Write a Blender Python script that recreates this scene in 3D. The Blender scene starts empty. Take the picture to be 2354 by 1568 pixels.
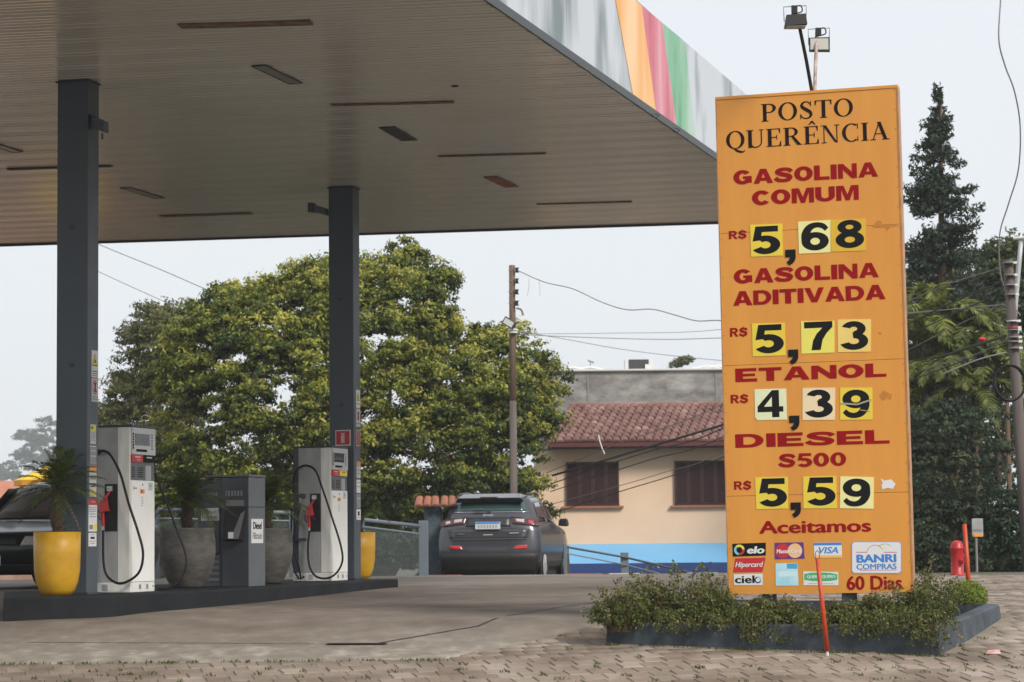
import bpy, math, random
import numpy as np
from mathutils import Vector, Matrix
from mathutils.geometry import tessellate_polygon
random.seed(7); rng = np.random.default_rng(7)
S = bpy.context.scene; COL = S.collection
R_ = math.radians
# ------------------------------------------------------------------ camera
EYE = 1.30; FD = 5900.0; CX, CY = 1177.0, 784.0; PITCH = math.atan(456/FD); ROLL = -0.0096
cd = bpy.data.cameras.new('camera'); cam = bpy.data.objects.new('camera', cd); COL.objects.link(cam)
cd.sensor_width = 36; cd.lens = 36*FD/2354; cd.clip_start = .1; cd.clip_end = 5000
cam.matrix_world = Matrix.Translation((0,0,EYE)) @ Matrix.Rotation(math.pi/2+PITCH,4,'X') @ Matrix.Rotation(ROLL,4,'Z')
cd.dof.use_dof = True; cd.dof.focus_distance = 23.0; cd.dof.aperture_fstop = 7.0
S.camera = cam
# ------------------------------------------------------------------ sky, sun, exposure
SUN_EL, SUN_AZ = 38, 138          # azimuth measured clockwise from +Y
w = bpy.data.worlds.new('World'); S.world = w; w.use_nodes = True
nt = w.node_tree; bg = nt.nodes['Background']
sky = nt.nodes.new('ShaderNodeTexSky'); sky.sky_type = 'NISHITA'; sky.sun_disc = False
sky.sun_elevation = R_(SUN_EL); sky.sun_rotation = R_(SUN_AZ); sky.dust_density = 5; sky.air_density = 1.0
hs = nt.nodes.new('ShaderNodeMixRGB'); hs.inputs[0].default_value = .88
hs.inputs[2].default_value = (9.0, 9.35, 9.65, 1)      # even high overcast over the clear-sky model
nt.links.new(sky.outputs[0], hs.inputs[1]); wn = nt.nodes.new('ShaderNodeTexNoise'); wn.inputs['Scale'].default_value = 2.2; wn.inputs['Detail'].default_value = 5; wn.inputs['Distortion'].default_value = .6
wt = nt.nodes.new('ShaderNodeTexCoord'); wm = nt.nodes.new('ShaderNodeMapping'); wm.inputs['Scale'].default_value = (1, 1, 3.2)
nt.links.new(wt.outputs['Generated'], wm.inputs[0]); nt.links.new(wm.outputs[0], wn.inputs['Vector'])
wr_ = nt.nodes.new('ShaderNodeValToRGB'); wr_.color_ramp.elements[0].position = .3; wr_.color_ramp.elements[1].position = .7
wr_.color_ramp.elements[0].color = (.94, .955, .975, 1); wr_.color_ramp.elements[1].color = (1.0, 1.0, 1.0, 1)
wx = nt.nodes.new('ShaderNodeMixRGB'); wx.blend_type = 'MULTIPLY'; wx.inputs[0].default_value = 1
nt.links.new(wn.outputs['Fac'], wr_.inputs[0]); nt.links.new(hs.outputs[0], wx.inputs[1]); nt.links.new(wr_.outputs[0], wx.inputs[2]); nt.links.new(wx.outputs[0], bg.inputs[0]); bg.inputs[1].default_value = .1
sd = bpy.data.lights.new('sun', 'SUN'); sd.energy = 3.2; sd.angle = R_(16); sd.color = (1, .95, .87)
sun = bpy.data.objects.new('sun', sd); COL.objects.link(sun)
sdir = Vector((math.sin(R_(SUN_AZ))*math.cos(R_(SUN_EL)), math.cos(R_(SUN_AZ))*math.cos(R_(SUN_EL)), math.sin(R_(SUN_EL))))
sun.rotation_euler = sdir.to_track_quat('Z', 'Y').to_euler()
S.view_settings.view_transform = 'Standard'; S.view_settings.look = 'None'; S.view_settings.exposure = 0.1; S.view_settings.gamma = 1
S.view_settings.use_curve_mapping = False
S.cycles.use_denoising = True; S.cycles.max_bounces = 7; S.cycles.transparent_max_bounces = 12
S.cycles.sample_clamp_indirect = 6; S.cycles.volume_bounces = 1
# ------------------------------------------------------------------ finding places: the point at depth Y / height z seen at a photo position
CM = cam.matrix_world.copy(); CP = Vector((0,0,EYE))
def ray(x, y): return (CM.to_3x3() @ Vector(((x-CX)/FD, (CY-y)/FD, -1))).normalized()
def at(x, y, Y): d = ray(x, y); return CP + d*(Y/d.y)
def onz(x, y, z): d = ray(x, y); return CP + d*((z-EYE)/d.z)
def onplane(x, y, P, n): d = ray(x, y); return CP + d*((P-CP).dot(n)/d.dot(n))
# ------------------------------------------------------------------ mesh helpers
LOC = {}
class MB:
    def __init__(s, M=None): s.v=[]; s.f=[]; s.M=M or Matrix.Identity(4)
    def add(s, vs, fs):
        n=len(s.v); s.v += [s.M @ Vector(p) for p in vs]; s.f += [tuple(i+n for i in f) for f in fs]; return s
    def box(s, a, b, ch=0):
        x0,y0,z0=[min(p,q) for p,q in zip(a,b)]; x1,y1,z1=[max(p,q) for p,q in zip(a,b)]
        return s.add([(x0,y0,z0),(x1,y0,z0),(x1,y1,z0),(x0,y1,z0),(x0,y0,z1),(x1,y0,z1),(x1,y1,z1),(x0,y1,z1)],
              [(0,3,2,1),(4,5,6,7),(0,1,5,4),(1,2,6,5),(2,3,7,6),(3,0,4,7)])
    def prism(s, poly, z0, z1):                 # poly in local xy, extruded in z
        n=len(poly)
        return s.add([(x,y,z0) for x,y in poly]+[(x,y,z1) for x,y in poly],
              [tuple(range(n))[::-1], tuple(range(n,2*n))]+[(i,(i+1)%n,n+(i+1)%n,n+i) for i in range(n)])
    def hexa(s, q, q2):                         # two quads of 3D points
        return s.add(list(q)+list(q2), [(3,2,1,0),(4,5,6,7)]+[(i,(i+1)%4,4+(i+1)%4,4+i) for i in range(4)])
    def tube(s, pts, r, n=8, r1=None, cap=True):
        pts=[Vector(p) for p in pts]; m=len(pts); vs=[]; fs=[]
        up=Vector((0,0,1)); prev=None
        for i,p in enumerate(pts):
            t=(pts[min(i+1,m-1)]-pts[max(i-1,0)]).normalized()
            a=t.cross(up if abs(t.z)<.95 else Vector((1,0,0))).normalized() if prev is None else (prev-t*prev.dot(t)).normalized()
            prev=a; b=t.cross(a); rr=r if r1 is None else r+(r1-r)*i/(m-1)
            vs+=[p+(a*math.cos(2*math.pi*k/n)+b*math.sin(2*math.pi*k/n))*rr for k in range(n)]
        for i in range(m-1):
            fs+=[(i*n+k,i*n+(k+1)%n,(i+1)*n+(k+1)%n,(i+1)*n+k) for k in range(n)]
        if cap: fs+=[tuple(range(n))[::-1], tuple((m-1)*n+k for k in range(n))]
        return s.add(vs,fs)
    def lathe(s, prof, n=28, c=(0,0,0)):        # prof (r,z)
        vs=[(c[0]+r*math.cos(2*math.pi*k/n),c[1]+r*math.sin(2*math.pi*k/n),c[2]+z) for r,z in prof for k in range(n)]
        fs=[(i*n+k,i*n+(k+1)%n,(i+1)*n+(k+1)%n,(i+1)*n+k) for i in range(len(prof)-1) for k in range(n)]
        fs+=[tuple(range(n))[::-1], tuple((len(prof)-1)*n+k for k in range(n))]
        return s.add(vs,fs)
    def grid(s, fn, nu, nv):
        vs=[fn(i/nu,j/nv) for j in range(nv+1) for i in range(nu+1)]
        return s.add(vs,[(j*(nu+1)+i,j*(nu+1)+i+1,(j+1)*(nu+1)+i+1,(j+1)*(nu+1)+i) for j in range(nv) for i in range(nu)])
    def build(s, name, m, parent=None, smooth=False, bevel=0, sub=0, tone=None):
        L=LOC.get(parent.name, Vector((0,0,0))) if parent else Vector((0,0,0))
        me=bpy.data.meshes.new(name); me.from_pydata([tuple(p-L) for p in s.v],[],s.f); me.validate()
        o=bpy.data.objects.new(name, me); COL.objects.link(o)
        if m: me.materials.append(m)
        if smooth: me.polygons.foreach_set('use_smooth',[True]*len(me.polygons))
        if parent: o.parent=parent; LOC[o.name]=L
        if bevel:
            b=o.modifiers.new('bevel','BEVEL'); b.width=bevel; b.segments=2; b.limit_method='ANGLE'; b.angle_limit=R_(40)
        if sub:
            b=o.modifiers.new('sub','SUBSURF'); b.levels=sub; b.render_levels=sub
        me.update(); return o
def tag(o, label=None, cat=None, group=None, kind=None):
    if label: o['label']=label
    if cat: o['category']=cat
    if group: o['group']=group
    if kind: o['kind']=kind
    return o
def thing(name, label, cat, loc, group=None):
    o=bpy.data.objects.new(name,None); COL.objects.link(o); o.location=loc; o.empty_display_size=.1
    LOC[o.name]=Vector(loc); return tag(o,label,cat,group)
def frame(o, ang=0):                            # local x right, y away, z up; ang clockwise from +Y
    return Matrix.Translation(o) @ Matrix.Rotation(-ang,4,'Z')
def catmull(pts, k=8):
    P=[Vector(p) for p in pts]; P=[P[0]*2-P[1]]+P+[P[-1]*2-P[-2]]; out=[]
    for i in range(1,len(P)-2):
        a,b,c,d=P[i-1:i+3]
        for j in range(k):
            t=j/k; out.append(.5*((2*b)+(c-a)*t+(2*a-5*b+4*c-d)*t*t+(3*b-a-3*c+d)*t**3))
    out.append(P[-2]); return out
def bulk(name, V, F, m, parent=None, tone=None, loc=None):   # V (n,3) world, F (k,q)
    L=LOC.get(parent.name, Vector((0,0,0))) if parent else Vector((0,0,0))
    me=bpy.data.meshes.new(name); V=np.asarray(V,float)-np.array(L); F=np.asarray(F)
    me.vertices.add(len(V)); me.vertices.foreach_set('co',V.astype(np.float32).ravel())
    k,q=F.shape; me.loops.add(k*q); me.loops.foreach_set('vertex_index',F.astype(np.int32).ravel())
    me.polygons.add(k); me.polygons.foreach_set('loop_start',np.arange(0,k*q,q,dtype=np.int32))
    me.update(calc_edges=True)
    if tone is not None:
        at_=me.attributes.new('tone','FLOAT','FACE'); at_.data.foreach_set('value',np.asarray(tone,np.float32))
    me.materials.append(m); o=bpy.data.objects.new(name,me); COL.objects.link(o)
    if parent: o.parent=parent; LOC[o.name]=L
    return o
# ------------------------------------------------------------------ materials
def lin(c): return tuple(((x/255+.055)/1.055)**2.4 if x/255>.04045 else x/255/12.92 for x in c)
def mat(name, c, rough=.6, metal=0, spec=.5, var=0, vs=6, dark=None, bump=0, bs=60, stretch=(1,1,1), coat=0, streak=0, emit=0):
    m=bpy.data.materials.new(name); m.use_nodes=True; n=m.node_tree.nodes; l=m.node_tree.links; b=n['Principled BSDF']
    b.inputs['Base Color'].default_value=(*c,1); b.inputs['Roughness'].default_value=rough; b.inputs['Metallic'].default_value=metal
    b.inputs['Specular IOR Level'].default_value=spec; b.inputs['Coat Weight'].default_value=coat; b.inputs['Coat Roughness'].default_value=.08
    tc=n.new('ShaderNodeTexCoord'); mp=n.new('ShaderNodeMapping'); mp.inputs['Scale'].default_value=stretch; l.new(tc.outputs['Object'],mp.inputs[0])
    if var or dark:
        nz=n.new('ShaderNodeTexNoise'); nz.inputs['Scale'].default_value=vs; nz.inputs['Detail'].default_value=6; nz.inputs['Roughness'].default_value=.62
        l.new(mp.outputs[0],nz.inputs['Vector'])
        rp=n.new('ShaderNodeValToRGB'); rp.color_ramp.elements[0].position=.32; rp.color_ramp.elements[1].position=.68
        d=dark or tuple(x*(1-var) for x in c); rp.color_ramp.elements[0].color=(*d,1); rp.color_ramp.elements[1].color=(*c,1)
        l.new(nz.outputs['Fac'],rp.inputs[0]); l.new(rp.outputs[0],b.inputs['Base Color'])
        nz2=n.new('ShaderNodeTexNoise'); nz2.inputs['Scale'].default_value=vs*2.7; nz2.inputs['Detail'].default_value=5; l.new(mp.outputs[0],nz2.inputs['Vector'])
        mr=n.new('ShaderNodeMapRange'); mr.inputs['To Min'].default_value=max(.03,rough-.1); mr.inputs['To Max'].default_value=min(1,rough+.12)
        l.new(nz2.outputs['Fac'],mr.inputs[0]); l.new(mr.outputs[0],b.inputs['Roughness'])
    if bump:
        nb=n.new('ShaderNodeTexNoise'); nb.inputs['Scale'].default_value=bs; nb.inputs['Detail'].default_value=4; l.new(mp.outputs[0],nb.inputs['Vector'])
        bp=n.new('ShaderNodeBump'); bp.inputs['Strength'].default_value=bump; bp.inputs['Distance'].default_value=.02
        l.new(nb.outputs['Fac'],bp.inputs['Height']); l.new(bp.outputs[0],b.inputs['Normal'])
    if emit: b.inputs['Emission Color'].default_value=(*c,1); b.inputs['Emission Strength'].default_value=emit
    return m
def leafmat(name, stops, trans=.3, rough=.55):
    m=bpy.data.materials.new(name); m.use_nodes=True; n=m.node_tree.nodes; l=m.node_tree.links; b=n['Principled BSDF']; out=n['Material Output']
    a=n.new('ShaderNodeAttribute'); a.attribute_name='tone'; rp=n.new('ShaderNodeValToRGB')
    while len(rp.color_ramp.elements)<len(stops): rp.color_ramp.elements.new(.5)
    for e,(p,c) in zip(rp.color_ramp.elements,stops): e.position=p; e.color=(*c,1)
    l.new(a.outputs['Fac'],rp.inputs[0]); l.new(rp.outputs[0],b.inputs['Base Color']); b.inputs['Roughness'].default_value=rough
    b.inputs['Specular IOR Level'].default_value=.3
    t=n.new('ShaderNodeBsdfTranslucent'); l.new(rp.outputs[0],t.inputs[0]); mx=n.new('ShaderNodeMixShader'); mx.inputs[0].default_value=trans
    l.new(b.outputs[0],mx.inputs[1]); l.new(t.outputs[0],mx.inputs[2]); l.new(mx.outputs[0],out.inputs[0]); return m
def glassmat(name, c, alpha, rough=.05):
    m=bpy.data.materials.new(name); m.use_nodes=True; n=m.node_tree.nodes; l=m.node_tree.links; b=n['Principled BSDF']; out=n['Material Output']
    b.inputs['Base Color'].default_value=(*c,1); b.inputs['Roughness'].default_value=rough
    t=n.new('ShaderNodeBsdfTransparent'); mx=n.new('ShaderNodeMixShader'); mx.inputs[0].default_value=alpha
    l.new(t.outputs[0],mx.inputs[1]); l.new(b.outputs[0],mx.inputs[2]); l.new(mx.outputs[0],out.inputs[0]); return m
M={}
M['asphalt']=mat('asphalt',(.06,.058,.055),.85,var=.3,vs=1.5,bump=.3,bs=30)
M['dirt']=mat('joint_dirt',(.27,.215,.17),.95,dark=(.16,.14,.09),vs=3,bump=.5,bs=40)
M['earth']=mat('earth',(.12,.10,.07),.95,dark=(.05,.06,.03),vs=.3,bump=.3,bs=8)
M['island']=mat('dark_painted_concrete',(.017,.019,.022),.75,spec=.2,dark=(.009,.010,.012),vs=2.2,bump=.15,bs=30)
M['column']=mat('slate_painted_steel',(.066,.082,.100),.42,var=.14,vs=1.6,bump=.03,bs=12)
M['steel_dark']=mat('dark_gunmetal_paint',(.035,.042,.052),.4,var=.2,vs=4)
M['dispenser']=mat('dark_dispenser_paint',(.05,.058,.07),.35,var=.2,vs=4,spec=.6)
M['dispenser_side']=mat('grey_dispenser_paint',(.11,.122,.132),.4,var=.14,vs=5)
M['pump_white']=mat('off_white_pump_enamel',(.86,.86,.83),.35,dark=(.68,.66,.60),vs=4.5,stretch=(1.6,1.6,.35))
M['pump_grey']=mat('worn_grey_pump_steel',(.42,.42,.42),.42,dark=(.31,.31,.31),vs=5,stretch=(1,1,.5))
M['black']=mat('black_rubber',(.010,.010,.012),.55,spec=.3)
M['blackm']=mat('matt_black',(.012,.012,.013),.7)
M['red_plastic']=mat('red_nozzle_plastic',(.55,.02,.035),.35)
M['metal']=mat('bare_metal',(.5,.5,.5),.35,metal=.8)
M['yellow_pot']=mat('yellow_glazed_pot',(.64,.35,.015),.42,dark=(.50,.26,.015),vs=5,bump=.04,bs=14)
M['grey_pot']=mat('weathered_grey_clay_pot',(.125,.115,.10),.8,dark=(.055,.05,.045),vs=6,bump=.3,bs=25,stretch=(1,1,2.5))
M['soil']=mat('soil',(.05,.035,.02),.95,bump=.5)
M['kerb']=mat('slate_blue_kerb_paint',(.070,.09,.112),.8,dark=(.024,.028,.034),vs=4,bump=.35,bs=18)
M['rust']=mat('rusty_fixture_metal',(.20,.17,.15),.7,dark=(.13,.03,.015),vs=7)
M['slot']=mat('dark_fixture_recess',(.02,.02,.02),.6)
M['tube']=mat('grey_diffuser',(.22,.21,.20),.3,var=.2,vs=8)
M['white']=mat('white_sticker',(.72,.72,.72),.5)
M['offwhite']=mat('aged_white_print',(.58,.58,.56),.5,var=.15,vs=12)
M['red']=mat('red_print',(.52,.02,.03),.5)
M['orange']=mat('orange_print',(.75,.28,.05),.5)
M['yellow']=mat('yellow_print',(.80,.66,.06),.5)
M['green']=mat('green_print',(.05,.42,.16),.5)
M['blue']=mat('blue_print',(.04,.22,.62),.5)
M['navy']=mat('navy_print',(.03,.02,.20),.5)
M['sky_print']=mat('light_blue_print',(.18,.55,.75),.5)
M['peach']=mat('peach_print',(.80,.47,.22),.5)
M['ink']=mat('black_print',(.009,.009,.010),.7,spec=.15)
M['grey_ink']=mat('grey_print',(.22,.22,.23),.5)
M['board']=mat('orange_sign_paint',(.72,.31,.047),.42,dark=(.64,.262,.04),vs=1.6,stretch=(2.6,1,.22),bump=.05,bs=2.2)
M['board_edge']=mat('sign_edge_trim',(.50,.24,.09),.5,dark=(.30,.15,.07),vs=9)
M['crimson']=mat('crimson_lettering',(.30,.006,.010),.7,spec=.12,var=.12,vs=8)
M['title']=mat('dark_brown_lettering',(.014,.007,.006),.7,spec=.15)
M['card_y']=mat('yellow_card',(.78,.60,.05),.45,var=.06,vs=9)
M['card_g']=mat('mustard_card',(.72,.45,.03),.45,var=.08,vs=9)
M['card_l']=mat('lemon_card',(.80,.72,.13),.45,var=.06,vs=9)
M['card_p']=mat('pale_cream_card',(.83,.78,.33),.42,var=.06,vs=9)
M['card_w']=mat('faded_white_card',(.75,.78,.50),.42,var=.08,vs=9)
M['card_t']=mat('warm_yellow_card',(.82,.60,.17),.45,var=.06,vs=9)
M['card_c']=mat('cream_pink_card',(.82,.66,.42),.42,var=.06,vs=9)
M['stick']=mat('orange_red_stake_paint',(.55,.065,.02),.45,var=.25,vs=20)
M['hydrant']=mat('red_hydrant_paint',(.45,.015,.02),.4,var=.2,vs=10)
M['wood']=mat('grey_wooden_pole',(.13,.105,.095),.85,dark=(.07,.055,.05),vs=9,stretch=(1,1,.08),bump=.3,bs=20)
M['pole_top']=mat('brown_wooden_pole',(.20,.13,.09),.85,dark=(.12,.08,.055),vs=9,stretch=(1,1,.08))
M['wire']=mat('cable_black',(.03,.03,.032),.6)
M['wire_l']=mat('cable_grey',(.22,.20,.20),.6)
M['rail']=mat('blue_grey_rail_paint',(.14,.17,.20),.45,var=.15,vs=6)
M['stone']=mat('blue_grey_rough_render',(.08,.115,.14),.85,dark=(.05,.07,.08),vs=9,bump=.8,bs=18)
M['terracotta']=mat('terracotta_tile',(.36,.13,.07),.8,dark=(.17,.075,.05),vs=4)
M['peachwall']=mat('peach_wall_paint',(.77,.56,.40),.85,dark=(.69,.49,.34),vs=.7,bump=.04,bs=6)
M['shutter']=mat('dark_brown_shutter',(.045,.014,.016),.5,var=.2,vs=10)
M['maroon']=mat('maroon_fascia_board',(.10,.022,.022),.55)
M['sill']=mat('terracotta_sill',(.36,.13,.07),.7)
M['awning']=mat('light_blue_awning',(.17,.44,.72),.6,var=.08,vs=.6)
M['awning_b']=mat('navy_awning_border',(.016,.05,.20),.6)
M['oldwall']=mat('stained_concrete_wall',(.40,.40,.385),.9,dark=(.075,.065,.06),vs=.9,stretch=(.9,1,1.7))
M['cream']=mat('cream_metal',(.62,.62,.60),.6)
M['acgrille']=mat('dark_grille',(.04,.04,.045),.6)
M['tent']=mat('yellow_parasol_fabric',(.82,.50,.03),.7)
M['grass']=leafmat('grass_blades',[(0,(.05,.075,.015)),(1,(.14,.17,.04))],.3)
M['brown']=mat('twig_bark',(.14,.085,.06),.9)
M['palm_trunk']=mat('palm_trunk_fibre',(.11,.07,.045),.95,dark=(.04,.028,.02),vs=30,bump=1,bs=50)
def gnd(x,y):
    return float(np.interp(y,[-60,14,17.9,19.8,21,22,23.2,23.6,25.6,28.3,32.7,43.2,44.5,46.5,60,80,2000],
                             [0,0,0,.20,.325,.41,.545,.58,.615,.63,.69,.695,.62,.48,-1.6,-4,-4]))
# ================================================================== THE GROUND
def sheet(name, m, ys, xfun, nx, dz, kind='structure'):
    b=MB(); vs=[]; fs=[]
    for y in ys:
        x0,x1=xfun(y)
        vs+=[(x0+(x1-x0)*i/nx, y, gnd(0,y)+dz) for i in range(nx+1)]
    n=nx+1
    for j in range(len(ys)-1): fs+=[(j*n+i,j*n+i+1,(j+1)*n+i+1,(j+1)*n+i) for i in range(nx)]
    b.add(vs,fs); o=b.build(name,m); o['kind']=kind; return o
ysg=[-60,0,10,14,16]+[17+.2*i for i in range(140)]+[46,48,52,60,70,80,120,300,900,1900]
sheet('ground',M['earth'],ysg,lambda y:(-900,900),10,-.02)
sheet('road',M['asphalt'],[-40,0,8,14,16,17.2],lambda y:(-60,60),4,.0)
AX=math.radians(16.0)
def xb(y):                                       # right edge of the concrete forecourt
    if y<23.2: return -.63+(y-21)*(.877+.63)/2.2
    return .877+(y-23.2)*math.tan(R_(15.6))
# concrete: tyre dirt, stains, paler front margin painted as sun beyond canopy shade
mc=mat('forecourt_concrete',(.30,.275,.245),.8,bump=.12,bs=40)
n=mc.node_tree.nodes; l=mc.node_tree.links; bs=n['Principled BSDF']
geo=n.new('ShaderNodeNewGeometry')
def noise(scale, st, det=5, ro=.6):
    mp=n.new('ShaderNodeMapping'); mp.inputs['Scale'].default_value=st; l.new(geo.outputs['Position'],mp.inputs[0])
    z=n.new('ShaderNodeTexNoise'); z.inputs['Scale'].default_value=scale; z.inputs['Detail'].default_value=det; z.inputs['Roughness'].default_value=ro; l.new(mp.outputs[0],z.inputs['Vector']); return z
def ramp(src, stops):
    r=n.new('ShaderNodeValToRGB')
    while len(r.color_ramp.elements)<len(stops): r.color_ramp.elements.new(.5)
    for e,(p,c) in zip(r.color_ramp.elements,stops): e.position=p; e.color=(*c,1)
    l.new(src,r.inputs[0]); return r
def mixc(a,b_,f,mode='MIX'):
    x=n.new('ShaderNodeMixRGB'); x.blend_type=mode
    l.new(a,x.inputs[1]); l.new(b_,x.inputs[2])
    if isinstance(f,float): x.inputs[0].default_value=f
    else: l.new(f,x.inputs[0])
    return x
r1=ramp(noise(.55,(.55,.5,1)).outputs['Fac'],[(.36,(.105,.082,.066)),(.5,(.185,.15,.122)),(.66,(.26,.215,.178))])
r2=ramp(noise(3.0,(1,.7,1)).outputs['Fac'],[(.3,(.62,.60,.58)),(.7,(1,1,1))])
m1=mixc(r1.outputs[0],r2.outputs[0],1.0,'MULTIPLY')
sx=n.new('ShaderNodeSeparateXYZ'); l.new(geo.outputs['Position'],sx.inputs[0])
ad=n.new('ShaderNodeMath'); ad.operation='ADD'; l.new(sx.outputs['Y'],ad.inputs[0])
nm=n.new('ShaderNodeMath'); nm.operation='MULTIPLY'; nm.inputs[1].default_value=1.6; l.new(noise(1.2,(1,1,1)).outputs['Fac'],nm.inputs[0]); l.new(nm.outputs[0],ad.inputs[1])
mr=n.new('ShaderNodeMapRange'); mr.inputs['From Min'].default_value=22.3; mr.inputs['From Max'].default_value=24.0; mr.inputs['To Min'].default_value=1; mr.inputs['To Max'].default_value=0
l.new(ad.outputs[0],mr.inputs[0])
pale=ramp(noise(6,(1,.6,1)).outputs['Fac'],[(.3,(.20,.172,.142)),(.52,(.27,.235,.198)),(.78,(.48,.44,.385))])
m2=mixc(m1.outputs[0],pale.outputs[0],mr.outputs[0]); l.new(m2.outputs[0],bs.inputs['Base Color'])
sheet('forecourt',mc,[21.0+.2*i for i in range(112)]+[43.45],lambda y:(-30,xb(y)),12,.012)
eb=MB(); ep=[(-30.,21.0)]+[(xb(y),y) for y in [21.0+.2*i for i in range(112)]]
eb.add([(x,y-.002,gnd(0,y)+.012) for x,y in ep]+[(x,y-.002,gnd(0,y)-.04) for x,y in ep],[(i,i+1,len(ep)+i+1,len(ep)+i) for i in range(len(ep)-1)])
o=eb.build('forecourt_edge',mc); o['kind']='structure'
# joints cut across the slab and the rusty drain cover
def strip(name,m,pts,wd,dz,parent=None):
    b=MB()
    for (p,q) in zip(pts[:-1],pts[1:]):
        for k in range(8):
            a=p.lerp(q,k/8); c=p.lerp(q,(k+1)/8); d=(q-p); d.z=0; d.normalize(); s=Vector((-d.y,d.x,0))*wd/2
            za=gnd(0,a.y)+dz; zc=gnd(0,c.y)+dz
            b.add([(a.x+s.x,a.y+s.y,za),(a.x-s.x,a.y-s.y,za),(c.x-s.x,c.y-s.y,zc),(c.x+s.x,c.y+s.y,zc)],[(0,1,2,3)])
    return b.build(name,m,parent)
def g_at(x,y):                                   # point on the sloping ground seen at a photo position
    d=ray(x,y)
    lo,hi=15.,60.
    Y=lo
    while Y<hi:
        p=CP+d*(Y/d.y)
        if p.z<=gnd(0,Y)+.012: return p
        Y+=.02
    return CP+d*(43/d.y)
J=[g_at(870,1479),g_at(1100,1440),g_at(1370,1386)]
o=strip('expansion_joint',M['slot'],J,.03,.016); o['kind']='structure'
o=strip('expansion_joint',mat('tar_joint',(.10,.09,.08),.8),[g_at(60,1477),g_at(420,1479),g_at(750,1481)],.02,.016); o['kind']='structure'
dp=g_at(752,1481); dq=g_at(890,1481)
t=thing('drain_cover','long rusty brown drain cover set in the pale concrete before the paving','drain cover',dp)
strip('cover_plate',mat('rust_red_iron',(.10,.03,.025),.8,var=.3,vs=20),[dp,dq],.16,.02,t)
# pavement of stone setts ------------------------------------------------
PLAN=[Vector((.79,22.0,0)),Vector((3.45,21.05,0)),Vector((4.36,23.2,0)),Vector((1.75,24.15,0))]   # planter outline
def inpoly(x,y,P):
    c=False; n_=len(P)
    for i in range(n_):
        a=P[i]; b=P[(i+1)%n_]
        if (a.y>y)!=(b.y>y) and x<(b.x-a.x)*(y-a.y)/(b.y-a.y)+a.x: c=not c
    return c
def settmat(name, attr):
    m=mat(name,(.3,.25,.2),.85,bump=.35,bs=45); n=m.node_tree.nodes; l=m.node_tree.links; b=n['Principled BSDF']
    if attr: a=n.new('ShaderNodeAttribute'); a.attribute_name='tone'; src=a.outputs['Fac']
    else: a=n.new('ShaderNodeObjectInfo'); src=a.outputs['Random']
    r=n.new('ShaderNodeValToRGB')
    for _ in range(2): r.color_ramp.elements.new(.5)
    for e,(p,c) in zip(r.color_ramp.elements,[(0,(.235,.185,.15)),(.35,(.28,.22,.18)),(.7,(.31,.25,.205)),(1,(.35,.295,.245))]): e.position=p; e.color=(*c,1)
    l.new(src,r.inputs[0])
    g=n.new('ShaderNodeNewGeometry'); z=n.new('ShaderNodeTexNoise'); z.inputs['Scale'].default_value=1.3; z.inputs['Detail'].default_value=7; l.new(g.outputs['Position'],z.inputs['Vector'])
    r2=n.new('ShaderNodeValToRGB'); r2.color_ramp.elements[0].position=.35; r2.color_ramp.elements[1].position=.6
    r2.color_ramp.elements[0].color=(.55,.52,.47,1); r2.color_ramp.elements[1].color=(1,1,1,1); l.new(z.outputs['Fac'],r2.inputs[0])
    mx=n.new('ShaderNodeMixRGB'); mx.blend_type='MULTIPLY'; mx.inputs[0].default_value=1; l.new(r.outputs[0],mx.inputs[1]); l.new(r2.outputs[0],mx.inputs[2]); l.new(mx.outputs[0],b.inputs['Base Color'])
    return m
SM=settmat('stone_sett_surface',False); SMT=settmat('stone_sett_field',True)
pave=MB()
vs=[];fs=[]
yy=[17.2+.2*i for i in range(110)]+[39.0]
nxp=12
for y in yy:
    x0,x1=(xb(y)-.02 if y>21 else -12), 16
    vs+=[(x0+(x1-x0)*i/nxp,y,gnd(0,y)-.001) for i in range(nxp+1)]
for j in range(len(yy)-1): fs+=[(j*(nxp+1)+i,j*(nxp+1)+i+1,(j+1)*(nxp+1)+i+1,(j+1)*(nxp+1)+i) for i in range(nxp)]
pave.add(vs,fs); pavement=pave.build('pavement',M['dirt']); pavement['kind']='structure'; LOC[pavement.name]=Vector((0,0,0))
TH=R_(13); ct,st=math.cos(TH),math.sin(TH)
WD,DP,GP=.185,.235,.007
cells=[]
for j in range(-60,180):
    v=j*DP; x=0
    for i in range(-90,150):
        u=i*WD+(WD/2 if j%2 else 0)+.03*math.sin(j*1.7)
        X=u*ct-v*st*-1*-1 if False else u*ct - (v)*st
        Y=17.3+u*st+v*ct
        X+= -1.0
        if Y<17.6 or Y>38.7 or X<-7.5 or X>12.5: continue
        if abs(X)>Y*.235+.5: continue
        if Y>21.0 and X<xb(Y)-.06: continue
        if Y>20.5 and inpoly(X,Y,[PLAN[0]+Vector((-.1,-.12,0)),PLAN[1]+Vector((.06,-.14,0)),PLAN[2]+Vector((.14,0,0)),PLAN[3]]): continue
        cells.append((X,Y))
def slope(y): return math.atan((gnd(0,y+.12)-gnd(0,y-.12))/.24)
def visible_d(c): return c[1]
front=[c for c in cells if 19.55<c[1] and abs(c[0])<c[1]*.2+.1]
front.sort(key=lambda c:c[1]); front=front[:295]; fset=set(front)
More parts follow.
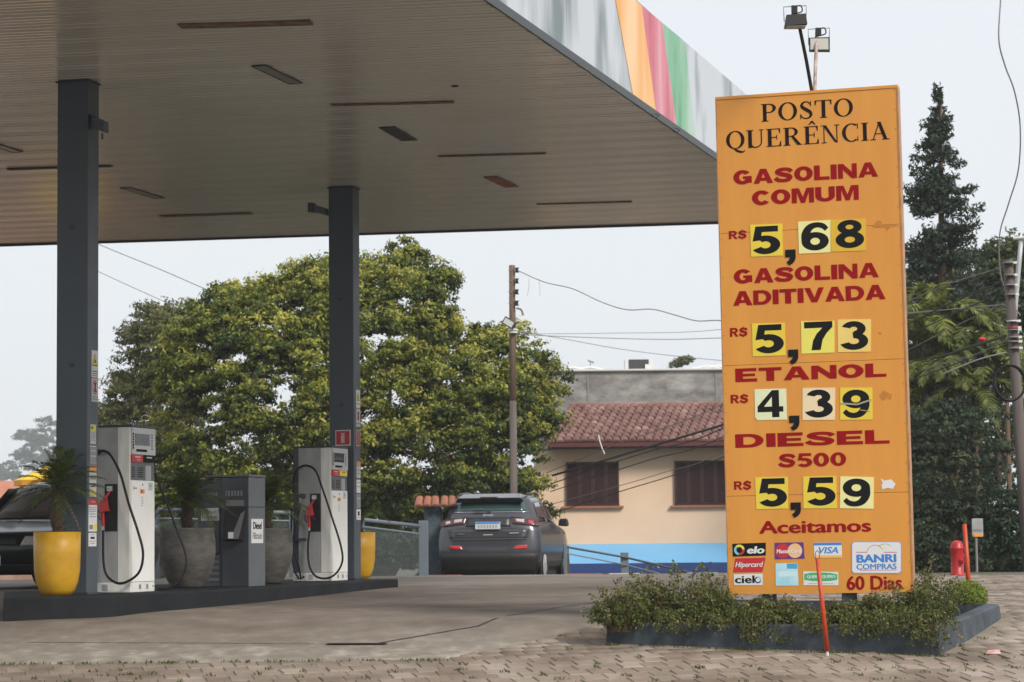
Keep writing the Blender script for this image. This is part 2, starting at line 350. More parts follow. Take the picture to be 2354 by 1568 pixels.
def settverts(w,d,seed):
    r=random.Random(seed); j=lambda a:r.uniform(-a,a); h=.004+j(.002); c=.006
    B=[(-w/2+j(.0035),-d/2+j(.0035)),(w/2+j(.0035),-d/2+j(.0035)),(w/2+j(.0035),d/2+j(.0035)),(-w/2+j(.0035),d/2+j(.0035))]
    v=[(x,y,-.03) for x,y in B]+[(x,y,h-.008) for x,y in B]+[(x-math.copysign(c,x),y-math.copysign(c,y),h+j(.0025)) for x,y in B]
    f=[(0,1,5,4),(1,2,6,5),(2,3,7,6),(3,0,4,7),(4,5,9,8),(5,6,10,9),(6,7,11,10),(7,4,8,11),(8,9,10,11)]
    return v,f
protos=[]
for k in range(8):
    v,f=settverts(WD-GP,DP-GP,k); me=bpy.data.meshes.new('paving_sett'); me.from_pydata(v,[],f); me.materials.append(SM); protos.append((me,v,f))
for i,(X,Y) in enumerate(front):
    o=bpy.data.objects.new('paving_sett',protos[i*7%8][0]); COL.objects.link(o); o.parent=pavement
    o.location=(X,Y,gnd(0,Y)+random.uniform(-.002,.003)); o.rotation_euler=(slope(Y)+random.gauss(0,.012),random.gauss(0,.012),TH+random.gauss(0,.02))
V=[];F=[];T=[]
for i,(X,Y) in enumerate(cells):
    if (X,Y) in fset: continue
    v,f=protos[(i*5)%8][1:]; a=TH+random.gauss(0,.02); sl=math.tan(slope(Y)); dz=random.uniform(-.002,.003); base=len(V)
    for p in v:
        x=p[0]*math.cos(a)-p[1]*math.sin(a); y=p[0]*math.sin(a)+p[1]*math.cos(a)
        V.append((X+x,Y+y,gnd(0,Y)+p[2]+y*sl+dz))
    F+=[tuple(q+base for q in ff) for ff in f]; tn=random.random(); T+=[tn]*len(f)
o=bulk('distant_setts',V,F,SMT,pavement,T); o['kind']='stuff'
# weeds in the joints
def blades(name, centers, h, nb, m, kind='stuff', spread=.05, width=.006):
    c=np.array(centers); N=len(c)*nb; P=np.repeat(c,nb,0)+np.c_[rng.normal(0,spread,(N,2)),np.zeros(N)]
    az=rng.uniform(0,2*np.pi,N); hh=h*rng.uniform(.4,1.2,N); ln=hh*rng.uniform(.2,1.0,N)
    d=np.c_[np.cos(az),np.sin(az)]; s=np.c_[-d[:,1],d[:,0],np.zeros(N)]*width
    tip=P+np.c_[d*ln[:,None],hh]; mid=P+np.c_[d*ln[:,None]*.3,hh*.6]
    V=np.stack([P-s,P+s,mid+s*.8,mid-s*.8,tip],1).reshape(-1,3)
    i=np.arange(N)*5
    F=np.concatenate([np.c_[i,i+1,i+2,i+3],np.c_[i+3,i+2,i+4,i+4]])
    F=np.concatenate([np.c_[i,i+1,i+2],np.c_[i,i+2,i+3],np.c_[i+3,i+2,i+4]])
    tn=np.tile(rng.uniform(0,1,N),3); o=bulk(name,V,F,m,tone=tn); o['kind']=kind; return o
cs=[]
for _ in range(190):
    X,Y=random.choice(front if random.random()<.6 else cells)
    if Y>34: continue
    cs.append((X+WD/2*random.choice((-1,1)),Y+random.choice((-1,1))*DP/2,gnd(0,Y)-.005))
for k in range(60):
    X=random.uniform(-5.2,-.6); cs.append((X,20.97+random.gauss(0,.03),gnd(0,20.97)+.005))
for k in range(60):
    f=random.random(); p=PLAN[0].lerp(PLAN[1],f); cs.append((p.x+random.gauss(0,.04),p.y-.13,gnd(0,p.y-.13)))
blades('joint_weeds',cs,.024,8,M['grass'],spread=.03)
# ================================================================== PUMP ISLAND
ia=g_at(916,1352); A0=at(10,1374,23.7)
ax=Vector((math.sin(AX),math.cos(AX),0)); bx=Vector((math.cos(AX),-math.sin(AX),0))
ZI=EYE-.49
# outline of the island top in plan, from photo points on its front edge
E=[onz(x,y,ZI) for x,y in ((8,1374.5),(120,1371.5),(253,1368.5),(330,1364),(422,1359.5),(633,1347),(800,1337),(916,1330.5))]
E=[Vector((p.x,p.y,0)) for p in E]
b=MB()
backo=Vector((-1.5*math.cos(AX),1.5*math.sin(AX),0))
front_edge=[Vector(p) for p in catmull(E,4)]
back_edge=[front_edge[-1]+backo,front_edge[0]+ax*7+backo*.9,front_edge[0]*1.12,front_edge[0]*1.05]
outl=front_edge+back_edge
n_=len(outl); top=[(p.x,p.y,ZI) for p in outl]; low=[(p.x,p.y,gnd(0,p.y)-.05) for p in outl]
b.add(low+top,[tuple(range(n_,2*n_))]+[(i,(i+1)%n_,n_+(i+1)%n_,n_+i) for i in range(n_)])
isl=b.build('pump_island',M['island'],bevel=.02); tag(isl,'long dark painted concrete kerb island carrying the fuel pumps and pots','pump island')
# ================================================================== CANOPY
ZC=EYE+4.54
pr0=onz(1109,0,ZC); pr1=onz(1650,372,ZC); pb0=onz(0,562,ZC); pb1=onz(1650,510,ZC)
def isect(p,d,q,e):
    k=((q.x-p.x)*e.y-(q.y-p.y)*e.x)/(d.x*e.y-d.y*e.x); return p+d*k
dr=(pr1-pr0).normalized(); db=(pb1-pb0).normalized()
CR=isect(pr0,dr,pb0,db)                                    # back right corner
WID=14.5; LEN=20.5
CL=CR-db*WID; FR=CR-dr*LEN; FL=CL-dr*LEN
canopy=thing('fuel_canopy','large flat canopy roof with ribbed underside over the fuel pumps','canopy',CR)
soff=mat('soffit_panel_enamel',(.62,.605,.565),.17,spec=1.0,dark=(.54,.515,.465),vs=.25)
b=MB(); NR=int(LEN/.125)
vs=[];fs=[]
for i in range(NR+1):
    for q,(dd,zz) in enumerate(((0,.0015),(.05,-.0015),(.108,.0015),(.112,.009))):
        s_=min(1,(i*.125+dd)/LEN); P=CR.lerp(FR,s_); Q=CL.lerp(FL,s_)
        for k in range(5):
            X=P.lerp(Q,k/4); vs.append((X.x,X.y,ZC+zz+.004*math.sin(i*1.3+k*2.1)))
m_=len(vs)//5
for j in range(m_-1): fs+=[(j*5+k,j*5+k+1,(j+1)*5+k+1,(j+1)*5+k) for k in range(4)]
b.add(vs,fs); o=b.build('soffit_ribs',soff,canopy); o['kind']='stuff'
HF=1.10
b=MB(); b.hexa([(CR.x,CR.y,ZC+.03),(FR.x,FR.y,ZC+.03),(FL.x,FL.y,ZC+.03),(CL.x,CL.y,ZC+.03)],[(p.x,p.y,ZC+.9) for p in (CR,FR,FL,CL)]); b.build('roof_deck',M['cream'],canopy)
nr=Vector((dr.y,-dr.x,0))                                   # outward normal of the right fascia
def fascia(p,q,name,m,off,th,z0,z1,nrm):
    a=p+nrm*off; c=q+nrm*off; e=nrm*th
    return MB().hexa([(a.x,a.y,z0),(c.x,c.y,z0),(c.x+e.x,c.y+e.y,z0),(a.x+e.x,a.y+e.y,z0)],[(a.x,a.y,z1),(c.x,c.y,z1),(c.x+e.x,c.y+e.y,z1),(a.x+e.x,a.y+e.y,z1)]).build(name,m,canopy)
# cladding: pale grey sheet streaked with soot
mf=mat('fascia_cladding',(.50,.53,.57),.45,bump=.02)
def streaky(m, base, soot, white=None, lo=.52, hi=.75, sc=1.0, seed=0):
    n=m.node_tree.nodes; l=m.node_tree.links; b=n['Principled BSDF']
    g=n.new('ShaderNodeNewGeometry'); mp=n.new('ShaderNodeMapping'); mp.inputs['Scale'].default_value=(1.0*sc,1.0*sc,.35); mp.inputs['Location'].default_value=(seed,seed,0); l.new(g.outputs['Position'],mp.inputs[0])
    z=n.new('ShaderNodeTexNoise'); z.inputs['Scale'].default_value=1.25; z.inputs['Detail'].default_value=3; l.new(mp.outputs[0],z.inputs['Vector'])
    r=n.new('ShaderNodeValToRGB'); r.color_ramp.elements[0].position=lo; r.color_ramp.elements[1].position=hi
    r.color_ramp.elements[0].color=(*base,1); r.color_ramp.elements[1].color=(*soot,1); l.new(z.outputs['Fac'],r.inputs[0])
    out=r.outputs[0]
    if white:
        z2=n.new('ShaderNodeTexNoise'); z2.inputs['Scale'].default_value=.9; z2.inputs['Detail'].default_value=2; mp2=n.new('ShaderNodeMapping'); mp2.inputs['Location'].default_value=(3+seed,1,0); mp2.inputs['Scale'].default_value=(1.6,1.6,.3); l.new(g.outputs['Position'],mp2.inputs[0]); l.new(mp2.outputs[0],z2.inputs['Vector'])
        mr=n.new('ShaderNodeMapRange'); mr.inputs['From Min'].default_value=.4; mr.inputs['From Max'].default_value=.62; l.new(z2.outputs['Fac'],mr.inputs[0])
        mx=n.new('ShaderNodeMixRGB'); mx.inputs[2].default_value=(*white,1); l.new(mr.outputs[0],mx.inputs[0]); l.new(out,mx.inputs[1]); out=mx.outputs[0]
    l.new(out,b.inputs['Base Color'])
streaky(mf,(.50,.53,.58),(.15,.19,.20),None,.5,.68)
Lf=LEN
def along(k): return CR-dr*k
def kpx(x,y,z):                                             # distance from the back right corner of a photo position on the fascia
    P=onplane(x,y,CR+nr*.05,nr); return (CR-P).dot(dr)
seam=kpx(1304,60,0)
cuts=[0]+[seam-3.05*i for i in (1,)]+[seam+3.05*i for i in range(0,6)]
cuts=sorted(set([max(0,min(LEN,c)) for c in cuts]+[LEN,0]))
for a,c in zip(cuts[:-1],cuts[1:]):
    if c-a>.05: fascia(along(a+.006),along(c-.006),'fascia_panel',mf,.0,.045,ZC,ZC+HF,nr)
def stripe(name,pts,m,off=.05):
    vs=[onplane(x,y,CR+nr*off,nr) for x,y in pts]
    bb=MB(); k=len(vs); bb.add(vs+[v-nr*.004 for v in vs],[tuple(range(k)),tuple(range(2*k-1,k-1,-1))]+[(i,(i+1)%k,k+(i+1)%k,k+i) for i in range(k)])
    return bb.build(name,m,canopy)
mo=mat('stripe_orange',(.75,.36,.08),.45); streaky(mo,(.76,.36,.07),(.72,.25,.03),(.80,.52,.28))
mr_=mat('stripe_red',(.5,.05,.1),.45); streaky(mr_,(.55,.10,.16),(.40,.015,.04),(.66,.30,.36),.46,.60,1.6)
mg=mat('stripe_green',(.1,.35,.2),.45); streaky(mg,(.16,.40,.24),(.02,.20,.07),(.38,.52,.44),.48,.62,1.6,2.3)
def fz(x,z):                                                # photo y of the fascia plane at column x and height z
    lo,hi=-900,900
    for _ in range(40):
        mid=(lo+hi)/2
        if onplane(x,mid,CR+nr*.05,nr).z>z: lo=mid
        else: hi=mid
    return lo
def para(xb0,xb1,xt0,xt1):
    zb,zt=ZC+.015,ZC+HF-.012
    return [(xb0,fz(xb0,zb)),(xb1,fz(xb1,zb)),(xt1,fz(xt1,zt)),(xt0,fz(xt0,zt))]
xo=[(1457,1407),(1509,1475),(1557,1522),(1600,1575)]
for (a,c),m,nme in zip(zip(xo[:-1],xo[1:]),(mo,mr_,mg),('orange','red','green')):
    o=stripe('paint_stripe',para(a[0],c[0],a[1],c[1]),m); tag(o,nme+' slanting stripe')
mlip=mat('dark_edge_trim',(.045,.05,.055),.5)
fascia(CR,FR,'edge_trim',mlip,.046,.02,ZC-.03,ZC+.05,nr)
nb=Vector((-db.y,db.x,0)); nb = nb if nb.y>0 else -nb
fascia(CR+nr*.06,CL,'edge_trim',mlip,.0,.05,ZC-.03,ZC+.05,nb)
fascia(CR+nr*.06,CL,'fascia_panel',mf,.002,.04,ZC+.055,ZC+HF,nb)
fascia(FR+nr*.06,FL,'fascia_panel',mf,.0,.045,ZC,ZC+HF,-nb)
fascia(CL,FL,'fascia_panel',mf,.0,.045,ZC,ZC+HF,-nr)
for x,y in ((1497,272),(1545,305)):
    p=onz(x,y,ZC-.05)
    MB().tube([p+Vector((0,0,.03)),p+Vector((.05,0,0)),p+Vector((.09,0,.03)),p+Vector((.04,0,.05))],.006,5).build('hook',M['blackm'],canopy)
# ceiling fixtures: long ones lie along the ribs, short ones along the driveway
def fixture(p,q,wd,mface,label,rusty):
    a=onz(*p,ZC-.004); c=onz(*q,ZC-.004); d=(c-a); d.z=0; L=d.length; d.normalize(); s=Vector((-d.y,d.x,0)); mid=(a+c)/2
    t=thing('canopy_light',label,'ceiling light',(mid.x,mid.y,ZC),'strip lights set into the canopy ceiling')
    Mx=Matrix((( d.x,s.x,0,mid.x),(d.y,s.y,0,mid.y),(0,0,1,ZC-.002),(0,0,0,1)))
    h=L/2; e=.014
    MB(Mx).box((-h,-wd/2,-.012),(-h+e,wd/2,0)).box((h-e,-wd/2,-.012),(h,wd/2,0)).box((-h+e,-wd/2,-.012),(h-e,-wd/2+e,0)).box((-h+e,wd/2-e,-.012),(h-e,wd/2,0)).build('frame',M['rust'] if rusty else M['steel_dark'],t)
    MB(Mx).box((-h+e,-wd/2+e,-.008),(h-e,wd/2-e,-.001)).build('diffuser',mface,t)
    return t
RT=M['rust']; MT=M['tube']; MS=M['slot']
fixture((412,59),(716,51),.19,RT,'biggest rust-streaked strip light, nearest the camera at top of the ceiling',True)
fixture((762,241),(1044,234),.09,RT,'thin rust-edged strip light just right of the second column top',True)
fixture((1007,359),(1255,352),.08,MS,'thin dark strip light halfway back towards the orange sign',True)
fixture((1234,469),(1453,463),.09,MS,'thin strip light at the far back right corner of the ceiling',True)
fixture((368,497),(578,490),.15,RT,'brown rusty strip light at the back between the two columns',True)
fixture((18,389),(258,381),.10,MS,'dark strip light passing behind the first column',False)
fixture((594,150),(680,191),.15,MT,'short pale light angled between the columns, near the top',False)
fixture((890,292),(941,322),.19,MS,'short black empty light slot right of the second column',False)
fixture((1128,406),(1176,429),.19,M['terracotta'],'short rusty orange light slot nearest the orange sign',True)
fixture((288,431),(366,455),.15,MT,'short pale light angled behind the first column top',False)
fixture((-20,330),(40,349),.15,MT,'short light cut off by the left picture edge',False)
fixture((1040,198),(1052,197),.05,MS,'tiny dark fitting above the thin rust-edged strip light',False)
# columns ----------------------------------------------------------------
def column(corner, label):
    C=corner; wd,dp=.33,.25
    t=thing('canopy_column',label,'column',(C.x-.16*bx.x+ .1*ax.x, C.y-.16*bx.y+.1*ax.y, ZI),'columns holding up the fuel canopy')
    Mx=Matrix(((bx.x,ax.x,0,C.x),(bx.y,ax.y,0,C.y),(0,0,1,0),(0,0,0,1)))
    MB(Mx).box((-wd,0,ZI),(0,dp,ZC-.0)).build('shaft',M['column'],t,bevel=.008)
    MB(Mx).box((-wd-.02,-.02,ZI),(.02,dp+.02,ZI+.02)).build('base_plate',M['steel_dark'],t)
    MB(Mx).box((-wd-.015,-.015,ZC-.028),(.015,dp+.015,ZC-.012)).build('cap_plate',M['steel_dark'],t)
    for zz in (ZI+2.2,ZI+3.55):
        MB(Mx).box((-wd/2-.02,-.012,zz),(-wd/2+.02,-.002,zz+.04)).build('bolt_plate',M['steel_dark'],t)
    return t,Mx
c1=at(199,1366,24.85); c1.z=ZI; c2=at(815,1332,32.62); c2.z=ZI
col1,X1=column(c1,'near slate grey canopy column behind the yellow pot and palm')
col2,X2=column(c2,'far slate grey canopy column with red extinguisher sign')
for c,Mx,sgn,yy_ in ((col1,X1,1,.0),(col2,X2,-1,0)):
    t=thing('column_floodlight','boxy grey light arm near the top of the '+('near column, reaching right' if sgn>0 else 'far column, reaching left'),'floodlight',Mx@Vector((0,0,ZC-.5)))
    if sgn>0:
        p0=Mx@Vector((0,.12,ZC-.42)); b=MB(Matrix(((bx.x,ax.x,0,c1.x),(bx.y,ax.y,0,c1.y),(0,0,1,ZC-.38),(0,0,0,1))))
        b.hexa([(.0,.03,-.09),(.0,.15,-.09),(.22,.0,-.18),(.22,-.12,-.18)],[(.0,.03,.03),(.0,.15,.03),(.22,.0,-.07),(.22,-.12,-.07)]).build('arm_housing',M['column'],t)
        MB(b.M).tube([(.18,-.06,-.18),(.18,-.06,-.24)],.008,6).build('stem',M['blackm'],t)
    else:
        b=MB(Matrix(((bx.x,ax.x,0,c2.x),(bx.y,ax.y,0,c2.y),(0,0,1,ZC-.33),(0,0,0,1))))
        b.hexa([(-.33,.0,-.05),(-.33,-.12,-.05),(-.50,-.22,-.0),(-.50,-.10,-.0)],[(-.33,.0,.04),(-.33,-.12,.04),(-.50,-.22,.09),(-.50,-.10,.09)]).build('arm_housing',M['column'],t)
        MB(b.M).box((-.52,-.25,-.02),(-.46,-.1,.10)).build('lamp_head',M['steel_dark'],t)
# stickers: each lies on the right face (x=0 plane) of its column
def face_px(Mx, pts, off=.004):                             # onto the right face
    P=Mx@Vector((0,0,0)); return [onplane(x,y,P+bx*off,bx) for x,y in pts]
def sticker(colm, Mx, x0,y0,x1,y1, m, prints=(), name='sticker', label=None):
    q=face_px(Mx,[(x0,y1),(x1,y1),(x1,y0),(x0,y0)]); 
    # square up in column-local coordinates
    inv=Mx.inverted(); L=[inv@p for p in q]; ya=min(.235,max(.015,(L[0].y+L[3].y)/2)); yb=min(.24,max(.02,(L[1].y+L[2].y)/2)); za=(L[0].z+L[1].z)/2; zb=(L[2].z+L[3].z)/2
    o=MB(Mx).box((.0005,ya,za),(.003,yb,zb)).build(name,m,colm)
    if label: o['label']=label
    for (u0,v0,u1,v1,pm) in prints:
        MB(Mx).box((.003,ya+(yb-ya)*u0,zb-(zb-za)*v1),(.0045,ya+(yb-ya)*u1,zb-(zb-za)*v0)).build('print',pm,o)
    return o,(ya,yb,za,zb)
W_,K_,G_,Rd,Or,Ye=M['white'],M['ink'],M['grey_ink'],M['red'],M['orange'],M['yellow']
def triangle(Mx,o,box_,cx,cy,r):
    ya,yb,za,zb=box_; cy_=ya+(yb-ya)*cx; cz=zb-(zb-za)*cy
    for k,(rr,m,xo_) in enumerate(((r,K_,.0045),(r*.82,Ye,.006),(r*.3,K_,.0075))):
        b=MB(Mx); P=[(xo_,cy_-rr*.8,cz-rr*.6),(xo_,cy_+rr*.8,cz-rr*.6),(xo_,cy_,cz+rr)]
        b.add(P+[(.003,p[1],p[2]) for p in P],[(0,1,2),(0,3,4,1),(1,4,5,2),(2,5,3,0)]); b.build('print',m,o)
o,bx_=sticker(col1,X1,211,806,228,868,W_,[(.1,.75,.9,.80,G_),(.1,.84,.9,.88,G_),(.1,.92,.9,.95,G_)],'warning_sign','white sign with black and yellow flame triangle'); triangle(X1,o,bx_,.5,.4,.075)
def noentry(Mx,o,box_,cy,r):
    ya,yb,za,zb=box_; c=(ya+yb)/2; cz=zb-(zb-za)*cy
    for rr,m,xo_ in ((r,Rd,.0045),(r*.78,W_,.0055)):
        b=MB(Mx); P=[(xo_,c+rr*.75*math.cos(a*math.pi/10),cz+rr*math.sin(a*math.pi/10)) for a in range(20)]; b.add(P,[tuple(range(20))]); b.build('print',m,o)
    b=MB(Mx); d=r*.62; b.add([(.0065,c-d*.75,cz+d),(.0065,c-d*.75+.012,cz+d+.012),(.0065,c+d*.75,cz-d),(.0065,c+d*.75-.012,cz-d-.012)],[(0,1,2,3)]); b.build('print',Rd,o)
    MB(Mx).box((.003,c-.02,cz-.045),(.0062,c+.02,cz+.045)).build('print',K_,o)
o,bx_=sticker(col1,X1,211,870,227,924,M['offwhite'],[(.1,.76,.9,.80,G_),(.1,.86,.9,.90,G_)],'warning_sign','white sign with red no-smoking ring'); noentry(X1,o,bx_,.38,.07)
sticker(col1,X1,208,976,221,1021,M['offwhite'],[(.05,.02,.95,.32,Ye),(.1,.08,.5,.24,M['green']),(.1,.42,.9,.46,G_),(.1,.52,.8,.56,G_),(.1,.62,.9,.66,G_),(.1,.72,.7,.75,G_),(0,.8,1,.82,G_)],'sticker','white and yellow leaflet')
sticker(col1,X1,207,1025,222,1027,W_)
sticker(col1,X1,207,1028,222,1068,mat('grey_notice',(.28,.29,.30),.5,var=.2,vs=20),[(.1,.2,.9,.23,W_),(.1,.5,.9,.53,W_)])
sticker(col1,X1,206,1070,222,1084,Or)
sticker(col1,X1,206,1086,222,1142,M['offwhite'],[(.1,.1,.9,.3,G_),(.1,.45,.9,.5,K_),(.1,.56,.8,.6,K_),(.2,.72,.9,.92,Ye)])
sticker(col1,X1,204,1146,223,1222,W_,[(0,0,1,.2,Rd),(.25,.07,.75,.12,W_),(.1,.26,.9,.28,G_),(.1,.32,.9,.34,G_),(.1,.38,.9,.40,G_),(.1,.46,.85,.48,G_),(.1,.54,.9,.56,G_),(.1,.8,.5,.93,G_),(.6,.78,1,.95,Ye)],'sticker','white notice with a red header')
sticker(col1,X1,204,1225,222,1256,W_,[(.2,.12,.8,.16,G_),(.25,.3,.75,.45,K_),(.1,.6,.9,.64,G_),(.2,.76,.8,.8,G_)])
o,bx_=sticker(col2,X2,819,897,831,938,W_,[(.1,.75,.9,.8,G_)],'warning_sign','white sign with small flame triangle'); triangle(X2,o,bx_,.5,.4,.07)
o,bx_=sticker(col2,X2,819,940,831,981,M['offwhite'],[(.1,.8,.9,.86,G_)],'warning_sign','white sign with red ring'); noentry(X2,o,bx_,.4,.06)
sticker(col2,X2,820,989,831,1025,W_,[(.06,.03,.94,.97,Rd),(.4,.2,.62,.8,W_)],'sticker','red extinguisher strip')
sticker(col2,X2,820,1061,831,1099,M['offwhite'],[(0,0,1,.3,Or),(.1,.5,.9,.55,G_),(.1,.7,.9,.75,G_)])
sticker(col2,X2,820,1103,831,1133,W_,[(.1,.2,.9,.25,G_),(.1,.5,.9,.55,G_)])
sticker(col2,X2,820,1136,831,1168,mat('grey_notice',(.28,.29,.30),.5,var=.2,vs=20),[(.1,.3,.9,.34,W_)])
sticker(col2,X2,820,1171,831,1195,W_,[(.3,.2,.7,.6,K_),(.1,.75,.9,.8,G_)])
# extinguisher sign on the front of the far column, a little proud
P2=X2@Vector((0,-.01,0))
q=[onplane(x,y,P2,ax) for x,y in ((771,1025),(806,1025),(806,989),(771,989))]
inv=X2.inverted(); u0=(inv@q[0]).x; u1=(inv@q[1]).x; z0=(inv@q[0]).z; z1=(inv@q[3]).z
t=thing('extinguisher_sign','red fire extinguisher sign with white border on the far column','sign',X2@Vector(((u0+u1)/2,-.005,z0)))
MB(X2).box((u0,-.010,z0),(u1,-.003,z1)).build('plate',W_,t); e=.012
MB(X2).box((u0+e,-.013,z0+e),(u1-e,-.010,z1-e)).build('red_field',Rd,t)
cu=(u0+u1)/2
MB(X2).box((cu-.025,-.016,z0+.035),(cu+.022,-.013,z1-.065)).box((cu-.012,-.016,z1-.065),(cu+.010,-.013,z1-.045)).box((cu-.03,-.016,z1-.05),(cu+.03,-.0135,z1-.038)).build('extinguisher_symbol',M['offwhite'],t)
# ================================================================== TEXT
def text_tris(s, bold=0, shear=0):
    c=bpy.data.curves.new('t','FONT'); c.body=s; c.shear=shear; c.resolution_u=3
    o=bpy.data.objects.new('t',c); COL.objects.link(o)
    me=bpy.data.meshes.new_from_object(o.evaluated_get(bpy.context.evaluated_depsgraph_get()))
    V=[(v.co.x,v.co.y) for v in me.vertices]; F=[tuple(p.vertices) for p in me.polygons]
    bpy.data.objects.remove(o); bpy.data.curves.remove(c); bpy.data.meshes.remove(me)
    out=[(V,F)]
    if bold: out=[([(x+d,y+e) for x,y in V],F) for d,e in ((-bold,0),(0,bold*.5),(bold,0),(0,-bold*.5))]
    return out
def fit(layers, box, O, ex, ez, nrm, off=.003, step=.0004):
    xs=[x for V,F in layers for x,y in V]; ys=[y for V,F in layers for x,y in V]
    x0,x1,y0,y1=min(xs),max(xs),min(ys),max(ys); u0,v0,u1,v1=box; b=MB()
    for k,(V,F) in enumerate(layers):
        b.add([O+ex*(u0+(x-x0)/(x1-x0)*(u1-u0))+ez*(v0+(y-y0)/(y1-y0)*(v1-v0))+nrm*(off+k*step) for x,y in V],F)
    return b
# ================================================================== PUMPS
def LM(C): return Matrix(((bx.x,ax.x,0,C.x),(bx.y,ax.y,0,C.y),(0,0,1,C.z),(0,0,0,1)))
def hose(Mx,pts,name,t,r=.013):
    return MB(Mx).tube(catmull(pts,6),r,8).build(name,M['black'],t,smooth=True)
def nozzle(Mx,t,x=-.265,z=.62,y=-.05):
    b=MB(Mx)
    b.tube(catmull([(x-.005,y,z+.04),(x-.01,y,z+.12),(x-.012,y-.005,z+.2)],4),.018,8,.022)
    b.hexa([(x-.035,y-.035,z+.17),(x+.055,y-.035,z+.19),(x+.055,y+.02,z+.19),(x-.035,y+.02,z+.17)],[(x-.045,y-.03,z+.27),(x+.03,y-.03,z+.34),(x+.03,y+.02,z+.34),(x-.045,y+.02,z+.27)])
    b.tube([(x+.01,y+.01,z+.32),(x+.05,y+.06,z+.40)],.014,8)
    n=b.build('nozzle',M['red_plastic'],t,bevel=.006)
    MB(Mx).tube([(x-.005,y,z),(x-.005,y,z+.05)],.014,8).build('swivel',M['metal'],n)
    MB(Mx).tube(catmull([(x-.02,y-.03,z+.1),(x-.05,y-.035,z+.15),(x-.04,y-.03,z+.2)],4),.006,6).build('trigger',M['black'],n)
def pump(C, label, band2, far):
    t=thing('fuel_pump',label,'fuel pump',C,'white fuel pumps on the island'); Mx=LM(C)
    W,D,H=.50,.58,1.67
    MB(Mx).box((-W,.0,.10),(-.14,D,H-.02)).build('side_cabinet',M['pump_grey'],t,bevel=.006)
    MB(Mx).box((-.139,-.004,.10),(0,D,H-.02)).build('white_cabinet',M['pump_white'],t,bevel=.01)
    MB(Mx).box((-W-.004,-.006,0),(.004,D+.004,.099)).build('base_cabinet',M['pump_white'],t,bevel=.004)
    MB(Mx).box((-W-.01,-.012,H-.019),(.012,D+.01,H)).build('top_cap',M['steel_dark'],t,bevel=.004)
    MB(Mx).box((-W+.0,-.008,.10),(-W+.07,-.0005,H-.02)).build('edge_strip',M['steel_dark'] if far else M['pump_grey'],t)
    # pocket
    MB(Mx).box((-.275,-.006,.61),(-.14,-.001,1.08)).build('nozzle_pocket',M['blackm'],t)
    MB(Mx).box((-.25,-.012,1.01),(-.19,-.006,1.06)).build('pocket_hook',M['metal'],t)
    nozzle(Mx,t)
    bs_=MB(Mx)
    for k in range(5): bs_.box((-.46,-.009,.02+.013*k),(-.42,-.0055,.026+.013*k)); bs_.box((-.30+.0,-.009,.02+.013*k),(-.24,-.0055,.026+.013*k))
    bs_.build('vent_slots',M['grey_ink'],t)
    MB(Mx).tube([(-.365,-.012,.05),(-.365,-.004,.05)],.014,12).build('round_plug',M['blackm'],t)
    # display face (x = 0 plane, y runs away)
    def bxf(y0,z0,y1,z1,m,name,par=t,o0=.0005,o1=.006): return MB(Mx).box((o0,y0*D,z0),(o1,y1*D,z1)).build(name,m,par)
    d=bxf(.02,1.378,.985,1.645,M['dispenser_side'] if False else mat('display_housing',(.55,.56,.56),.4,var=.1,vs=9),'display_module',o1=.018)
    bxf(.12,1.47,.73,1.585,mat('lcd_screen',(.035,.04,.042),.12),'screen',d,.018,.021)
    for k in range(6): bxf(.17+.085*k,1.50,.215+.085*k,1.525+.02*(k%2),mat('lcd_digits',(.10,.11,.11),.3),'digit',d,.021,.0215)
    bxf(.18,1.405,.62,1.43,M['ink'],'keypad',d,.018,.021)
    for k in range(6): bxf(.03,1.43+.028*k,.08,1.45+.028*k,M['ink'],'key',d,.018,.020); bxf(.80,1.43+.028*k,.87,1.45+.028*k,M['grey_ink'],'key',d,.018,.020)
    g1=bxf(.01,1.302,.47,1.374,M['red'],'red_grade_label',o1=.016); bxf(.15,1.345,.36,1.358,M['offwhite'],'print',g1,.016,.0165); bxf(.22,1.32,.36,1.326,M['offwhite'],'print',g1,.016,.0165)
    g2=bxf(.475,1.302,.95,1.374,band2,'grade_label',o1=.016); bxf(.62,1.345,.85,1.358,M['offwhite'] if not far else M['red'],'print',g2,.016,.0165)
    bxf(.01,1.118,.985,1.300,mat('recess_grey',(.13,.13,.135),.5,var=.2,vs=9),'recess_panel',o1=.003)
    bxf(.60,1.118,.83,1.27,M['pump_grey'],'recess_column',o0=.003,o1=.010)
    s_=MB(Mx)
    for k in range(5): s_.box((.003,.05*D,1.15+.022*k),(.006,.16*D,1.158+.022*k)); s_.box((.003,.30*D,1.15+.022*k),(.006,.52*D,1.158+.022*k))
    s_.build('vent_slots',M['ink'],t)
    pn=bxf(.02,.104,.985,1.115,mat('white_front_panel',(.88,.88,.86),.32,dark=(.80,.79,.75),vs=3),'front_panel',o1=.008)
    bxf(.38,.985,.56,1.03,M['orange'],'sticker',pn,.008,.009); bxf(.42,.995,.46,1.02,M['ink'],'print',pn,.009,.0095)
    bxf(.09,1.02,.13,1.06,M['orange'],'sticker',pn,.008,.009); bxf(.14,1.03,.24,1.045,M['grey_ink'],'print',pn,.008,.0085)
    bxf(.72,1.02,.90,1.10,M['offwhite'],'sticker',pn,.008,.009); bxf(.75,1.07,.87,1.085,M['sky_print'],'print',pn,.009,.0095); bxf(.77,1.055,.85,1.068,M['green'],'print',pn,.009,.0095)
    bxf(.47,1.065,.50,1.085,M['ink'],'print',pn,.008,.009)
    for k in range(5): bxf(.42,.86+.022*k,.50+.012*(k%3),.866+.022*k,M['grey_ink'],'print',pn,.008,.0085)
